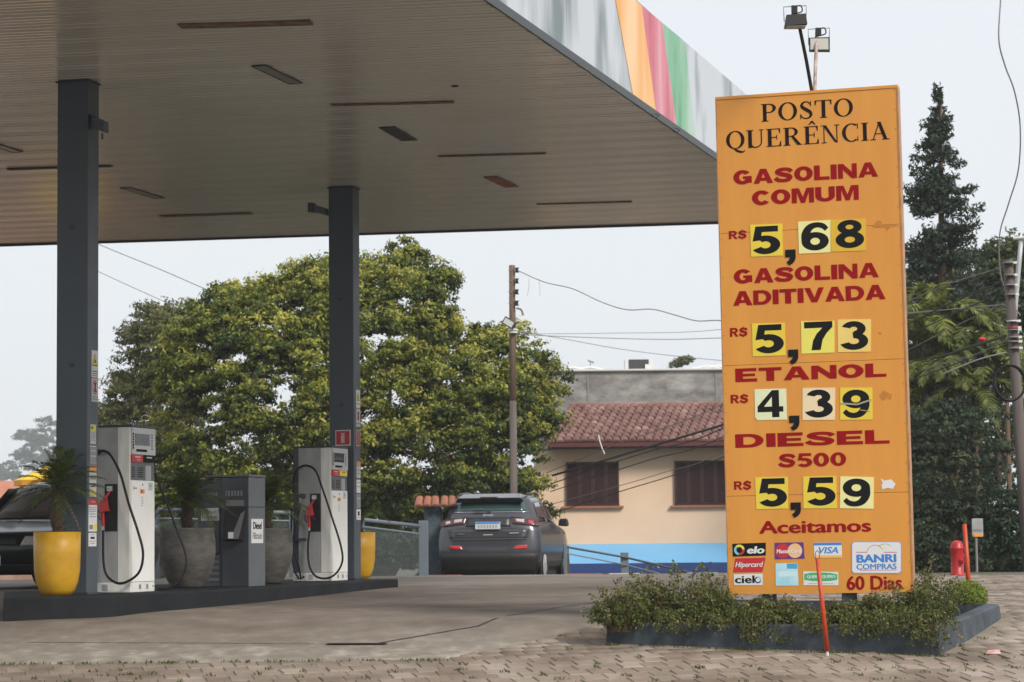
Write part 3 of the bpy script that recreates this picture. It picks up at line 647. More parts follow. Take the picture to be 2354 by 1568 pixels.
    bxf(.35,.03,.43,.075,M['grey_ink'],'vent_slots',o1=.007); bxf(.65,.03,.73,.075,M['grey_ink'],'vent_slots',o1=.007)
    bxf(.93,.045,.96,.06,M['ink'],'lock',o1=.007)
    return t,Mx
C1=onz(299,1362,ZI)
P1,PM1=pump(C1,'near white fuel pump beside the yellow pot, red nozzle on its side',M['ink'],False)
MB(PM1).tube([(-.36,-.0,1.40),(-.33,-.06,1.40)],.032,10).tube([(-.36,-.05,1.40),(-.29,-.06,1.41)],.026,10,.016).build('hose_outlet',M['black'],P1,smooth=True)
hose(PM1,[(-.31,-.06,1.405),(-.245,-.07,1.408),(-.17,-.08,1.356),(-.066,-.09,1.177),(.023,-.09,.887),(.127,-.09,.597),(.18,-.09,.39),(.143,-.09,.21),(.023,-.09,.115),(-.095,-.09,.094),(-.214,-.08,.17),(-.262,-.06,.32),(-.27,-.05,.62)],'hose',P1)
hose(PM1,[(.0,.60,1.20),(.06,.66,1.0),(.13,.70,.80),(.20,.72,.60),(.28,.72,.40),(.30,.70,.25),(.24,.66,.10),(.15,.62,.03),(.02,.6,.02)],'hose',P1)
C2=at(762,1334,31.85); C2.z=ZI
P2_,PM2=pump(C2,'far white fuel pump against the column with the extinguisher sign',M['yellow'],True)
hose(PM2,[(-.50,-.03,1.1),(-.47,-.06,1.305),(-.395,-.07,1.40),(-.285,-.08,1.427),(-.173,-.08,1.356),(-.08,-.09,1.136),(.05,-.09,.763),(.15,-.09,.458),(.178,-.09,.254),(.10,-.09,.10),(-.025,-.09,.035),(-.173,-.09,.06),(-.262,-.08,.2),(-.285,-.06,.42),(-.27,-.05,.62)],'hose',P2_)
hose(PM2,[(-.39,-.03,.98),(-.40,-.06,.85),(-.46,-.08,.59),(-.485,-.08,.3),(-.45,-.08,.12),(-.40,-.06,.02)],'hose',P2_)
hose(PM2,[(-.51,-.03,.9),(-.50,-.06,.5),(-.42,-.07,.25),(-.38,-.05,.02)],'hose',P2_)
MB(PM2).tube([(-.39,-.03,.95),(-.385,-.04,1.03)],.016,8).build('swivel',M['metal'],P2_)
MB(PM2).box((-.42,-.05,1.02),(-.34,-.006,1.08)).build('nozzle_rest',M['steel_dark'],P2_)
MB(PM2).box((-.44,-.04,.50),(-.33,-.006,.53)).build('hose_hook',M['steel_dark'],P2_)
# ------------------------------------------------------------------ diesel filter dispenser
C3=onz(571,1348,ZI); DM=LM(C3)
t=thing('diesel_dispenser','dark grey square diesel dispenser between the two clay pots','fuel dispenser',C3)
MB(DM).box((-.31,0,0),(-.001,.49,1.21)).build('front_cabinet',M['dispenser'],t,bevel=.006)
MB(DM).box((-.62,.03,0),(-.312,.49,1.19)).build('left_cabinet',M['dispenser'],t,bevel=.006)
MB(DM).box((0,-.003,0),(.006,.49,1.205)).build('side_panel',M['dispenser_side'],t)
MB(DM).box((-.63,-.012,1.211),(.016,.5,1.235)).build('top_cap',M['dispenser_side'],t,bevel=.004)
MB(DM).box((-.33,-.008,.87),(.009,.492,.885)).build('seam_strip',M['steel_dark'],t)
lb=MB(DM)
for k,(a,c_) in enumerate(((-.50,.02),(-.46,.014),(-.43,.014),(-.40,.02),(-.27,.016),(-.24,.022),(-.20,.02),(-.165,.018),(-.13,.022),(-.09,.02))):
    lb.box((a,-.004 if a>-.31 else .026,1.00),(a+c_,-.0005 if a>-.31 else .029,1.06))
lb.build('worn_lettering',mat('faded_lettering',(.20,.21,.22),.6),t)
MB(DM).box((-.26,-.004,.89),(-.05,-.0005,.955)).build('label_strip',mat('dusty_label',(.20,.20,.19),.6,var=.2,vs=20),t)
tr=MB(DM).hexa([(-.27,-.0,.50),(-.06,-.0,.50),(-.06,-.09,.52),(-.27,-.09,.52)],[(-.27,-.0,.86),(-.02,-.0,.86),(-.02,-.012,.86),(-.27,-.012,.86)]).build('nozzle_recess',M['blackm'],t)
MB(DM).hexa([(-.17,-.095,.525),(-.08,-.095,.525),(-.08,-.09,.525),(-.17,-.09,.525)],[(-.08,-.03,.80),(-.03,-.02,.84),(-.03,-.015,.84),(-.08,-.025,.80)]).build('metal_flap',mat('dull_steel_flap',(.22,.22,.22),.35,metal=.4),t)
MB(DM).box((-.20,-.10,.53),(-.14,-.096,.60)).build('paper_tag',M['white'],t)
lv=MB(DM)
for k in range(5): lv.box((-.58,.02,.06+.065*k),(-.36,.028,.095+.065*k))
lv.build('louvre_slats',M['dispenser_side'],t)
hose(DM,[(-.345,.02,.86),(-.33,-.02,.8),(-.33,-.02,.5),(-.33,-.02,.40),(-.37,-.01,.36),(-.50,.0,.37)],'hose',t,.008)
# printed signs on it
def plate_text(Mx, box3, lines, axis, t, name='sign_plate'):
    # axis 'f': on a front face at local y=box3.y ; axis 's': on the right face
    (a0,z0,a1,z1,y)=box3
    if axis=='f':
        p=MB(Mx).box((a0,y-.005,z0),(a1,y,z1)).build(name,M['offwhite'],t); O=Mx@Vector((a0,y-.005,z0)); ex=bx; nn=-ax
    else:
        p=MB(Mx).box((y,a0,z0),(y+.004,a1,z1)).build(name,M['white'],t); O=Mx@Vector((y+.004,a0,z0)); ex=ax; nn=bx
    wd=a1-a0; ht=z1-z0
    for s_,u0,v0,u1,v1,m,bo,sh in lines:
        fit(text_tris(s_,bo,sh),(wd*u0,ht*v0,wd*u1,ht*v1),O,ex,Vector((0,0,1)),nn,.001).build('lettering',m,p)
plate_text(DM,(-.575,.73,-.36,.87,.03),[('Diesel',.10,.56,.82,.88,M['grey_ink'],.02,0),('Filtrado',.06,.12,.95,.44,M['grey_ink'],.02,0)],'f',t)
plate_text(DM,(.07,.475,.42,.745,.006),[('Diesel',.14,.58,.86,.88,M['ink'],.04,0),('Filtrado',.08,.17,.92,.45,M['grey_ink'],.02,.3)],'s',t)
# ------------------------------------------------------------------ pots and palms
def pot(c, prof, m, label, group, soil_z, soil_r):
    t=thing('plant_pot',label,'plant pot',c,group)
    MB().lathe(prof,32,c).build('pot_body',m,t,smooth=True)
    MB().lathe([(soil_r,soil_z-.02),(soil_r,soil_z)],24,c).build('soil',M['soil'],t)
    return t
YP=[(.10,0),(.135,.0),(.17,.05),(.20,.13),(.216,.24),(.221,.40),(.222,.60),(.205,.602),(.20,.56),(.195,.5),(.1,.45)]
GP_=[(.12,0),(.165,0),(.185,.03),(.215,.08),(.258,.17),(.290,.28),(.305,.39),(.301,.40),(.305,.43),(.300,.44),(.304,.47),(.299,.48),(.301,.51),(.294,.53),(.284,.62),(.286,.645),(.26,.646),(.25,.6),(.24,.5),(.1,.45)]
cy1=at(131,1368,24.5); cy1.z=ZI; cy2=onz(824,1330,ZI); cg1=onz(431,1352,ZI); cg2=onz(614,1342,ZI)
pot(cy1,YP,M['yellow_pot'],'near glossy yellow pot in front of the first column','yellow plant pots',.55,.2)
pot(cy2,YP,M['yellow_pot'],'far yellow pot half hidden behind the second column','yellow plant pots',.55,.2)
pot(cg1,GP_,M['grey_pot'],'big round grey clay pot beside the near fuel pump','grey clay plant pots',.58,.245)
pot(cg2,GP_,M['grey_pot'],'grey clay pot between the diesel dispenser and the far pump','grey clay plant pots',.58,.245)
MFROND=leafmat('frond_green',[(0,(.045,.065,.025)),(.6,(.08,.12,.035)),(1,(.15,.19,.055))],.4)
MDEAD=leafmat('dead_frond',[(0,(.20,.13,.06)),(1,(.30,.2,.1))],.2)
def frond(C, az, el, L, droop, leafl, nl, m, parent, wd=.006, name='frond', tw=.5):
    d=Vector((math.sin(az)*math.cos(el),math.cos(az)*math.cos(el),math.sin(el))); side=Vector((math.cos(az),-math.sin(az),0))
    P=lambda t: C+d*(L*t)+Vector((0,0,-droop*L*t*t))
    V=[];F=[];T=[]
    n_=10
    for i in range(n_+1):
        p=P(i/n_); r=.0045*(1-.8*i/n_)*(L/.5)
        V+=[p-side*r,p+side*r,p+Vector((0,0,r))]
    for i in range(n_):
        a=i*3
        F+=[(a,a+1,a+4,a+3),(a+1,a+2,a+5,a+4),(a+2,a,a+3,a+5)]; T+=[.6]*3
    for i in range(nl):
        tt=.14+.86*i/(nl-1); p=P(tt); tg=(P(min(1,tt+.02))-P(tt-.02)).normalized(); nn=side.cross(tg).normalized()
        l_=leafl*max(.15,math.sin(math.pi*(.14+.78*tt)))*random.uniform(.85,1.1)
        for sg in (-1,1):
            dv=(side*sg*(1-.35*tt)+tg*(.55+.6*tt)+nn*tw*.5*random.uniform(-.3,1)).normalized(); q=p+dv*l_+Vector((0,0,-l_*.22))
            mdp=p+dv*l_*.5+Vector((0,0,-l_*.04)); w_=tg*wd
            k=len(V); V+=[p-w_*.5,p+w_*.5,mdp+w_,mdp-w_,q,q]; F+=[(k,k+1,k+2,k+3),(k+3,k+2,k+4,k+5)]; tn=random.random(); T+=[tn,tn]
    me=bpy.data.meshes.new(name); LL=LOC[parent.name]; me.from_pydata([tuple(v-LL) for v in V],[],F)
    a_=me.attributes.new('tone','FLOAT','FACE'); a_.data.foreach_set('value',T); me.materials.append(m)
    o=bpy.data.objects.new(name,me); COL.objects.link(o); o.parent=parent; LOC[o.name]=LL; return o
def pygmy_palm(c, h0, h1, label, seed, L=.44, nf=30, lean=0):
    random.seed(seed)
    t=thing('potted_palm',label,'palm',c+Vector((0,0,h0-.03)),'small palms planted in pots')
    tr=[c+Vector((.012*math.sin(k*1.2)+lean*k/8,0,h0-.03+(h1-h0)*k/8)) for k in range(9)]
    MB().tube(tr,.052,12,.075).build('trunk',M['palm_trunk'],t,smooth=True)
    b=MB()
    for k in range(46):                                    # leaf-base stubs on the trunk
        f=k/46; p=tr[min(8,int(f*9))]+Vector((0,0,(h1-h0)/9*(f*9%1))); a=k*2.4; q=Vector((math.cos(a),math.sin(a),0))
        b.tube([p+q*.045,p+q*.072+Vector((0,0,.03))],.013,5,.006)
    b.build('leaf_bases',M['palm_trunk'],t)
    top=tr[-1]+Vector((0,0,.0))
    for k in range(nf):
        az=k*2.399+random.uniform(-.2,.2); el=R_(80-90*(k/nf))+random.uniform(-.1,.1)
        frond(top,az,el,L*random.uniform(.85,1.15),.34+.15*k/nf,.15,30,MFROND,t)
    return t,top
pt,top=pygmy_palm(cy1,.55,1.03,'small feathery palm growing in the near yellow pot',11,.56,32,.002)
frond(top,R_(115),R_(-40),.36,.5,.05,12,MDEAD,pt)
pygmy_palm(cg1,.58,.98,'dark palm in the big round clay pot beside the near pump',12,.52,38)
pygmy_palm(cg2,.58,.98,'palm in the clay pot behind the diesel dispenser',13,.54,38)
pygmy_palm(cy2,.55,.9,'palm in the far yellow pot, mostly behind the second column',14,.40,22)
# ================================================================== CARS
class Car:
    def __init__(s, o, ang, zs, xr, xf, W, rb=.14, fb=.25):
        s.M=frame(o,ang); s.zs,s.xr,s.xf,s.W,s.rb,s.fb=zs,xr,xf,W,rb,fb
    def R(s,z): return float(np.interp(z,s.zs,s.xr))
    def Fr(s,z): return float(np.interp(z,s.zs,s.xf))
    def w(s,z): return float(np.interp(z,s.zs,s.W))
    def rear(s,u,z,off=0): 
        return (u, s.R(z)+s.rb*min(1,abs(u/s.w(z)))**3.5-off, z)
    def front(s,u,z,off=0): return (u, s.Fr(z)-s.fb*min(1,abs(u/s.w(z)))**3+off, z)
    def side(s,v,z,sg,off=0):
        x0=s.R(z)+s.rb; x1=s.Fr(z)-s.fb; k=(v-x0)/max(.1,x1-x0); k=max(0,min(1,k))
        return (sg*(s.w(z)*(1-.03*(1-k)**6*0-.05*k**8)+off), v, z)
    def body(s,m,t,levels=22):
        zz=list(np.interp(np.linspace(0,len(s.zs)-1,levels),range(len(s.zs)),s.zs)); vs=[];ring=0
        for z in zz:
            w=s.w(z); a=s.R(z); c=s.Fr(z); row=[]
            for k in np.linspace(-1,1,13): row.append(s.rear(k*w,z))
            for k in np.linspace(0,1,16)[1:-1]: row.append(s.side(a+s.rb+(c-s.fb-a-s.rb)*k,z,1))
            for k in np.linspace(1,-1,13): row.append((k*w*.95,c-s.fb*abs(k)**3,z))
            for k in np.linspace(1,0,16)[1:-1]: row.append(s.side(a+s.rb+(c-s.fb-a-s.rb)*k,z,-1))
            ring=len(row); vs+=row
        L=len(zz); fs=[(j*ring+i,j*ring+(i+1)%ring,(j+1)*ring+(i+1)%ring,(j+1)*ring+i) for j in range(L-1) for i in range(ring)]
        fs+=[tuple(range(ring))[::-1],tuple((L-1)*ring+i for i in range(ring))]
        return MB(s.M).add(vs,fs).build('body',m,t,smooth=True)
    def patch(s,fn,q,name,m,t,n=8,off=.006,thick=.008,k=4):
        (a,b_,c,d)=q
        g=lambda i,j:( (a[0]*(1-i)+b_[0]*i)*(1-j)+(d[0]*(1-i)+c[0]*i)*j, (a[1]*(1-i)+b_[1]*i)*(1-j)+(d[1]*(1-i)+c[1]*i)*j )
        mb=MB(s.M).grid(lambda i,j: fn(*g(i,j)),n,k); nb_=len(mb.v)
        P=mb.v[:]; C=sum(P,Vector())/len(P)
        o=mb.build(name,m,t,smooth=True); sm=o.modifiers.new('solid','SOLIDIFY'); sm.thickness=thick; sm.offset=0; return o
    def wheel(s,v,sg,r,t,z0=0):
        u=sg*(max(s.W)-.105); w_=.20
        Mw=s.M@Matrix.Translation((u,v,r+z0))@Matrix.Rotation(math.pi/2,4,'Y')
        wh=MB(Mw).lathe([(r*.62,-w_/2),(r*.9,-w_/2),(r,-w_/2+.03),(r,w_/2-.03),(r*.9,w_/2),(r*.62,w_/2)],28).build('wheel',M['black'],t,smooth=True)
        b=MB(Mw); zz=w_/2*sg
        b.lathe([(r*.60,zz*.5-.01),(r*.62,zz*1.02-.004),(r*.55,zz*1.02+.004)],24)
        for k in range(5):
            a=k*math.tau/5; d=Vector((math.cos(a),math.sin(a),0)); e=Vector((-d.y,d.x,0)); o=Vector((0,0,zz*.9))
            b.hexa([o+e*.03,o+d*r*.58+e*.05,o+d*r*.58-e*.05,o-e*.03],[p+Vector((0,0,.02*sg)) for p in (o+e*.03,o+d*r*.58+e*.05,o+d*r*.58-e*.05,o-e*.03)])
        b.lathe([(.001,zz*.88),(.05,zz*.9),(.05,zz*.98)],10)
        b.build('rim',M['rim'],wh)
M['rim']=mat('pale_alloy_rim',(.55,.55,.54),.4,metal=.3)
M['suv']=mat('graphite_car_paint',(.056,.058,.067),.30,metal=.35,coat=.6)
M['blackcar']=mat('black_car_paint',(.006,.007,.009),.30,coat=.35,spec=.35)
M['carglass']=mat('dark_car_glass',(.015,.022,.024),.05,spec=.8)
M['rearglass']=mat('teal_tinted_glass',(.03,.065,.065),.06,spec=.8)
M['lamp_red']=mat('dark_red_lens',(.07,.015,.02),.15,coat=.6)
M['lamp_clear']=mat('clear_lens',(.45,.42,.42),.12,coat=.6)
M['chrome']=mat('chrome_trim',(.65,.66,.68),.18,metal=.9)
M['cladding']=mat('black_plastic_cladding',(.016,.016,.017),.6)
so=at(1121.6,1300,46.0); so.z=.48
suv=thing('parked_car','graphite grey SUV parked beyond the forecourt crest, seen from behind','car',so)
c=Car(so,R_(9.0),
 [.28,.42,.56,.75,.95,1.02,1.10,1.30,1.45,1.55,1.62,1.65],
 [.12,.03,.0,.01,.05,.06,.09,.20,.30,.36,.50,.9],
 [4.25,4.34,4.38,4.36,4.18,3.85,3.05,2.75,2.5,2.3,2.05,1.7],
 [.86,.90,.915,.92,.91,.89,.855,.78,.725,.68,.60,.40])
c.body(M['suv'],suv)
RR=lambda u,z: c.rear(u,z,.008)
c.patch(RR,[(-.665,1.325),(.665,1.325),(.60,1.50),(-.60,1.50)],'rear_window',M['rearglass'],suv,14)
c.patch(RR,[(-.69,1.305),(.69,1.305),(.675,1.322),(-.675,1.322)],'chrome_strip',M['chrome'],suv,14,k=1,thick=.01)
sp=MB(c.M); sp.hexa([(-.60,.22,1.53),(.60,.22,1.53),(.58,.55,1.60),(-.58,.55,1.60)],[(-.58,.16,1.565),(.58,.16,1.565),(.53,.55,1.650),(-.53,.55,1.650)])
spo=sp.build('spoiler',M['suv'],suv,bevel=.015)
MB(c.M).box((-.16,.15,1.572),(.16,.20,1.585)).build('brake_light',M['lamp_red'],spo)
MB(c.M).hexa([(-.61,.25,1.485),(.61,.25,1.485),(.60,.42,1.55),(-.60,.42,1.55)],[(-.60,.20,1.53),(.60,.20,1.53),(.58,.42,1.57),(-.58,.42,1.57)]).build('spoiler_painted_shade',M['cladding'],spo)  # dark block stands in for the shade under the spoiler
for sg in (-1,1):
    q=[(sg*.44,1.10),(sg*.90,1.05),(sg*.885,1.18),(sg*.40,1.225)]
    tl=c.patch(lambda u,z:c.rear(u,z,.010),q,'tail_light',M['lamp_red'],suv,10)
    c.patch(lambda u,z:c.rear(u,z,.018),[(sg*.50,1.14),(sg*.64,1.12),(sg*.64,1.18),(sg*.48,1.19)],'clear_lens',M['lamp_clear'],tl,6)
    c.patch(lambda u,z:c.rear(u,z,.018),[(sg*.71,1.11),(sg*.80,1.09),(sg*.80,1.15),(sg*.71,1.16)],'red_lens',M['lamp_clear'] if sg<0 else mat('bright_red_lens',(.45,.06,.09),.2),tl,6)
    c.patch(RR,[(sg*.46,.645),(sg*.70,.66),(sg*.71,.72),(sg*.50,.71)],'reflector',mat('red_reflector',(.55,.03,.04),.25,coat=.5),suv,6)
c.patch(lambda u,z:c.rear(u,z,.004),[(-.40,1.05),(.40,1.05),(.40,1.215),(-.40,1.215)],'plate_recess',mat('dark_tailgate_recess',(.03,.03,.034),.35),suv,8)
c.patch(RR,[(-.70,.835),(.70,.835),(.74,1.0),(-.74,1.0)],'tailgate_lower',mat('tailgate_paint',(.040,.040,.045),.32,coat=.4),suv,12)
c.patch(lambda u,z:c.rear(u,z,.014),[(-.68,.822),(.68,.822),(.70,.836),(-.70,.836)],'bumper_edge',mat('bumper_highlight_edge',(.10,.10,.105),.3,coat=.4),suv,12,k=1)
MB(c.M).box((-.80,.25,.12),(.80,4.0,.30)).build('underbody',M['cladding'],suv)
c.patch(lambda u,z:c.rear(u,z,.006),[(-.86,.22),(.86,.22),(.90,.575),(-.90,.575)],'lower_bumper',M['cladding'],suv,14)
pl=MB(c.M); pl.box((-.225,-.0,1.005),(.225,.04,1.135)); pl=pl.build('licence_plate',mat('plate_white',(.60,.61,.62),.4),suv,bevel=.004)
MB(c.M).box((-.22,-.004,1.103),(.22,.0,1.132)).build('plate_band',M['blue'],pl)
pm=MB(c.M)
for k in range(7): pm.box((-.18+.053*k,-.003,1.03),(-.145+.053*k,0,1.085))
pm.build('worn_characters',mat('faded_plate_ink',(.36,.37,.38),.5),pl)
fit(text_tris('Jeep',.03),(-.10,1.235,.10,1.285),c.M@Vector((0,0.075,0)),c.M.to_3x3()@Vector((1,0,0)),Vector((0,0,1)),c.M.to_3x3()@Vector((0,-1,0)),.006).build('emblem',M['chrome'],suv)
MB(c.M).box((.39,.03,.925),(.56,.06,.942)).build('badge',M['chrome'],suv); MB(c.M).box((-.56,.03,.918),(-.43,.06,.928)).build('badge',M['grey_ink'],suv)
MB(c.M).box((-.09,.025,.895),(.09,.05,.915)).build('handle',M['chrome'],suv,bevel=.004)
MB(c.M).tube([(0.02,.16,1.315),(-.15,.165,1.345),(-.30,.165,1.335)],.012,6).build('wiper',M['blackm'],suv)
for sg in (-1,1):
    SD=lambda v,z:c.side(v,z,sg,.006)
    c.patch(SD,[(.55,1.13),(1.55,1.13),(1.55,1.50),(.72,1.47)],'side_window',M['carglass'],suv,8)
    c.patch(SD,[(1.60,1.13),(2.85,1.13),(2.45,1.45),(1.60,1.50)],'side_window',M['carglass'],suv,8)
    c.patch(lambda v,z:c.side(v,z,sg,.004),[(.18,.30),(4.0,.30),(4.0,.44),(.18,.44)],'side_cladding',M['cladding'],suv,16)
    for v in (.78,3.42):
        Mw=c.M@Matrix.Translation((sg*.89,v,.38))@Matrix.Rotation(math.pi/2,4,'Y')
        MB(Mw).lathe([(.02,-.03),(.39,-.03),(.41,.0),(.41,.012),(.02,.012)],26).build('wheel_arch',M['cladding'],suv)
        c.wheel(v,sg,.345,suv)
    ms=MB(c.M); ms.hexa([(sg*.90,2.62,1.06),(sg*1.10,2.60,1.05),(sg*1.10,2.78,1.07),(sg*.90,2.78,1.08)],[(sg*.92,2.64,1.20),(sg*1.08,2.64,1.21),(sg*1.07,2.74,1.20),(sg*.92,2.74,1.20)]); ms.build('mirror',M['black'],suv,bevel=.03)
    MB(c.M).tube([(sg*.62,.55,1.64),(sg*.64,1.5,1.675),(sg*.58,2.3,1.64)],.018,6).build('roof_rail',M['steel_dark'],suv)
# black car at the far left, nose to the camera
co=at(-30,1300,34.2); co.z=gnd(0,34.2)
car1=thing('parked_car','black hatchback facing the camera behind the near yellow pot','car',co)
fwd=AX+math.pi
o=co-Vector((math.sin(fwd),math.cos(fwd),0))*3.9; 
d=Car(o,fwd,
 [.20,.35,.5,.62,.75,.85,.93,1.02,1.23,1.40,1.46,1.50],
 [.10,.02,.0,.0,.02,.03,.05,.08,.25,.4,.6,.9],
 [3.76,3.86,3.9,3.89,3.82,3.30,2.82,2.66,2.34,2.10,1.92,1.6],
 [.72,.79,.815,.82,.82,.80,.775,.745,.68,.62,.55,.40],.12,.30)
d.body(M['blackcar'],car1,26)
FR_=lambda u,z:d.front(u,z,.010)
M['wind']=glassmat('pale_windscreen_glass',(.16,.17,.17),.9,.06)
d.patch(FR_,[(-.62,.955),(.62,.965),(.52,1.395),(-.52,1.395)],'windscreen',mat('windscreen_painted_reflection',(.085,.062,.055),.35,spec=.12),car1,12)  # brown reflection put into the glass colour
for sg in (-1,1):
    hl=d.patch(lambda u,z:d.front(u,z,.012),[(sg*.46,.585),(sg*.775,.60),(sg*.765,.70),(sg*.50,.715)],'headlight',mat('headlight_glass',(.42,.42,.40),.15,coat=.6),car1,8)
    d.patch(lambda u,z:d.front(u,z,.020),[(sg*.68,.605),(sg*.775,.61),(sg*.765,.69),(sg*.68,.70)],'indicator_lens',mat('amber_lens',(.75,.50,.32),.3),hl,4)
    SD=lambda v,z:d.side(v,z,sg,.006)
    d.patch(SD,[(1.52,.96),(2.62,.96),(2.12,1.385),(1.52,1.41)],'side_window',mat('greenish_side_glass',(.05,.062,.06),.3,spec=.15),car1,8)
    d.patch(SD,[(.55,.96),(1.46,.96),(1.46,1.41),(.75,1.385)],'side_window',M['carglass'],car1,8)
    for v in (.65,3.12):
        Mw=d.M@Matrix.Translation((sg*.79,v,.33))@Matrix.Rotation(math.pi/2,4,'Y')
        MB(Mw).lathe([(.02,-.02),(.33,-.02),(.345,.02),(.345,.034),(.02,.034)],24).build('wheel_arch',M['cladding'],car1)
        d.wheel(v,sg,.29,car1)
    MB(d.M).hexa([(sg*.78,2.35,.98),(sg*.95,2.35,.98),(sg*.95,2.45,.99),(sg*.78,2.45,.99)],[(sg*.78,2.36,1.09),(sg*.94,2.36,1.09),(sg*.94,2.43,1.09),(sg*.78,2.43,1.09)]).build('mirror',M['black'],car1,bevel=.02)
MB(d.M).box((-.2,3.90,.33),(.2,3.915,.46)).build('licence_plate',M['white'],car1)
MB(d.M).tube([(.30,2.80,.965),(-.1,2.84,.975),(-.35,2.82,.99)],.010,6).build('wiper',M['blackm'],car1)
d.patch(lambda u,z:d.front(u,z,.008),[(-.72,.25),(.72,.25),(.74,.34),(-.74,.34)],'lower_grille',M['cladding'],car1,8)
d.patch(lambda u,z:d.front(u,z,.008),[(-.40,.60),(.40,.60),(.40,.69),(-.40,.69)],'grille',M['cladding'],car1,8)
# ================================================================== PRICE SIGN
YL,YR=22.45,22.0
tl_,bl_=at(1650,230,YL),at(1673,1367,YL); tr_,br_=at(2065,201,YR),at(2092,1362,YR)
SX=((tr_-tl_)+(br_-bl_)).normalized(); up=((tl_-bl_)+(tr_-br_)); SZ=(up-SX*up.dot(SX)).normalized(); SN=SX.cross(SZ).normalized()
if SN.y>0: SN=-SN
SO=bl_.copy()
def sp_(x,y):
    P=onplane(x,y,SO,SN)-SO; return P.dot(SX),P.dot(SZ)
UR=(sp_(2065,201)[0]+sp_(2092,1362)[0])/2; UL=(sp_(1650,230)[0])/2; VT=(sp_(1650,230)[1]+sp_(2065,201)[1])/2; VB=(sp_(2092,1362)[1])/2
SMx=Matrix(((SX.x,-SN.x,SZ.x,SO.x),(SX.y,-SN.y,SZ.y,SO.y),(SX.z,-SN.z,SZ.z,SO.z),(0,0,0,1)))   # x right, y into the board, z up
sign=thing('price_sign','tall orange fuel price board with dark red lettering in the shrub bed','price sign',(SO.x+.8,SO.y-.2,gnd(0,22.2)))
c4=lambda x,y:(1605+.3412*x,191.1+.3412*y)
c5=lambda x,y:(1605+.24374*x,687.9+.24374*y)
c6=lambda x,y:(1643.2+.25342*x,993.6+.25342*y)
v_seams=[sp_(*c4(700,985))[1],sp_(*c5(1000,598))[1],sp_(*c6(1000,560))[1]]
zs=[VB]+sorted(v_seams)+[VT]
for a,b_ in zip(zs[:-1],zs[1:]):
    MB(SMx).box((UL,.0,a+.0016),(UR,.03,b_-.0016)).build('sheet_panel',M['board'],sign)
MB(SMx).box((UL+.004,.0305,VB+.004),(UR-.004,.12,VT-.004)).build('back_box',M['board_edge'],sign)
MB(SMx).box((UR-.0005,-.004,VB),(UR+.014,.125,VT)).box((UL-.010,-.004,VB),(UL+.0005,.125,VT)).build('side_trim',M['board_edge'],sign)
MB(SMx).box((UL-.01,-.006,VT),(UR+.014,.125,VT+.025)).build('top_trim',M['board'],sign)
rv=MB(SMx)
for k in range(26):
    z=VB+.05+(VT-VB-.1)*k/25
    rv.box((UL+.012,-.003,z),(UL+.020,.001,z+.008)).box((UR-.020,-.003,z+.03),(UR-.012,.001,z+.038))
rv.build('rivets',M['board_edge'],sign)['kind']='stuff'
# ---- block capitals drawn as outlines
def el(cx,cy,rx,ry,a0,a1,n=14): return [(cx+rx*math.cos(R_(a0+(a1-a0)*i/n)),cy+ry*math.sin(R_(a0+(a1-a0)*i/n))) for i in range(n+1)]
def arc(cx,cy,rx,ry,tx,ty,a0,a1,n=18): return [el(cx,cy,rx,ry,a0,a1,n)+el(cx,cy,rx-tx,ry-ty,a1,a0,n)]
def rg(cx,cy,rx,ry,tx,ty): return [el(cx,cy,rx,ry,0,360,32)[:-1], el(cx,cy,rx-tx,ry-ty,0,360,32)[:-1]]
def rc(x0,y0,x1,y1): return [[(x0,y0),(x1,y0),(x1,y1),(x0,y1)]]
def spl(pts):
    P=catmull([(a,b,c) for a,b,c in pts],6); L=[];Rr=[]
    for i,p in enumerate(P):
        t=(P[min(i+1,len(P)-1)]-P[max(i-1,0)]); t.z=0; t.normalize(); n_=Vector((-t.y,t.x)); w_=p.z/2
        L.append((p.x+n_.x*w_,p.y+n_.y*w_)); Rr.append((p.x-n_.x*w_,p.y-n_.y*w_))
    # as strip quads
    return [('strip',L,Rr)]
S_=spl([(.93,.70,.25),(.80,.84,.24),(.52,.89,.22),(.27,.83,.25),(.19,.70,.29),(.34,.58,.29),(.58,.50,.29),(.80,.40,.29),(.83,.28,.29),(.72,.15,.25),(.48,.11,.22),(.20,.17,.25),(.06,.32,.25)])
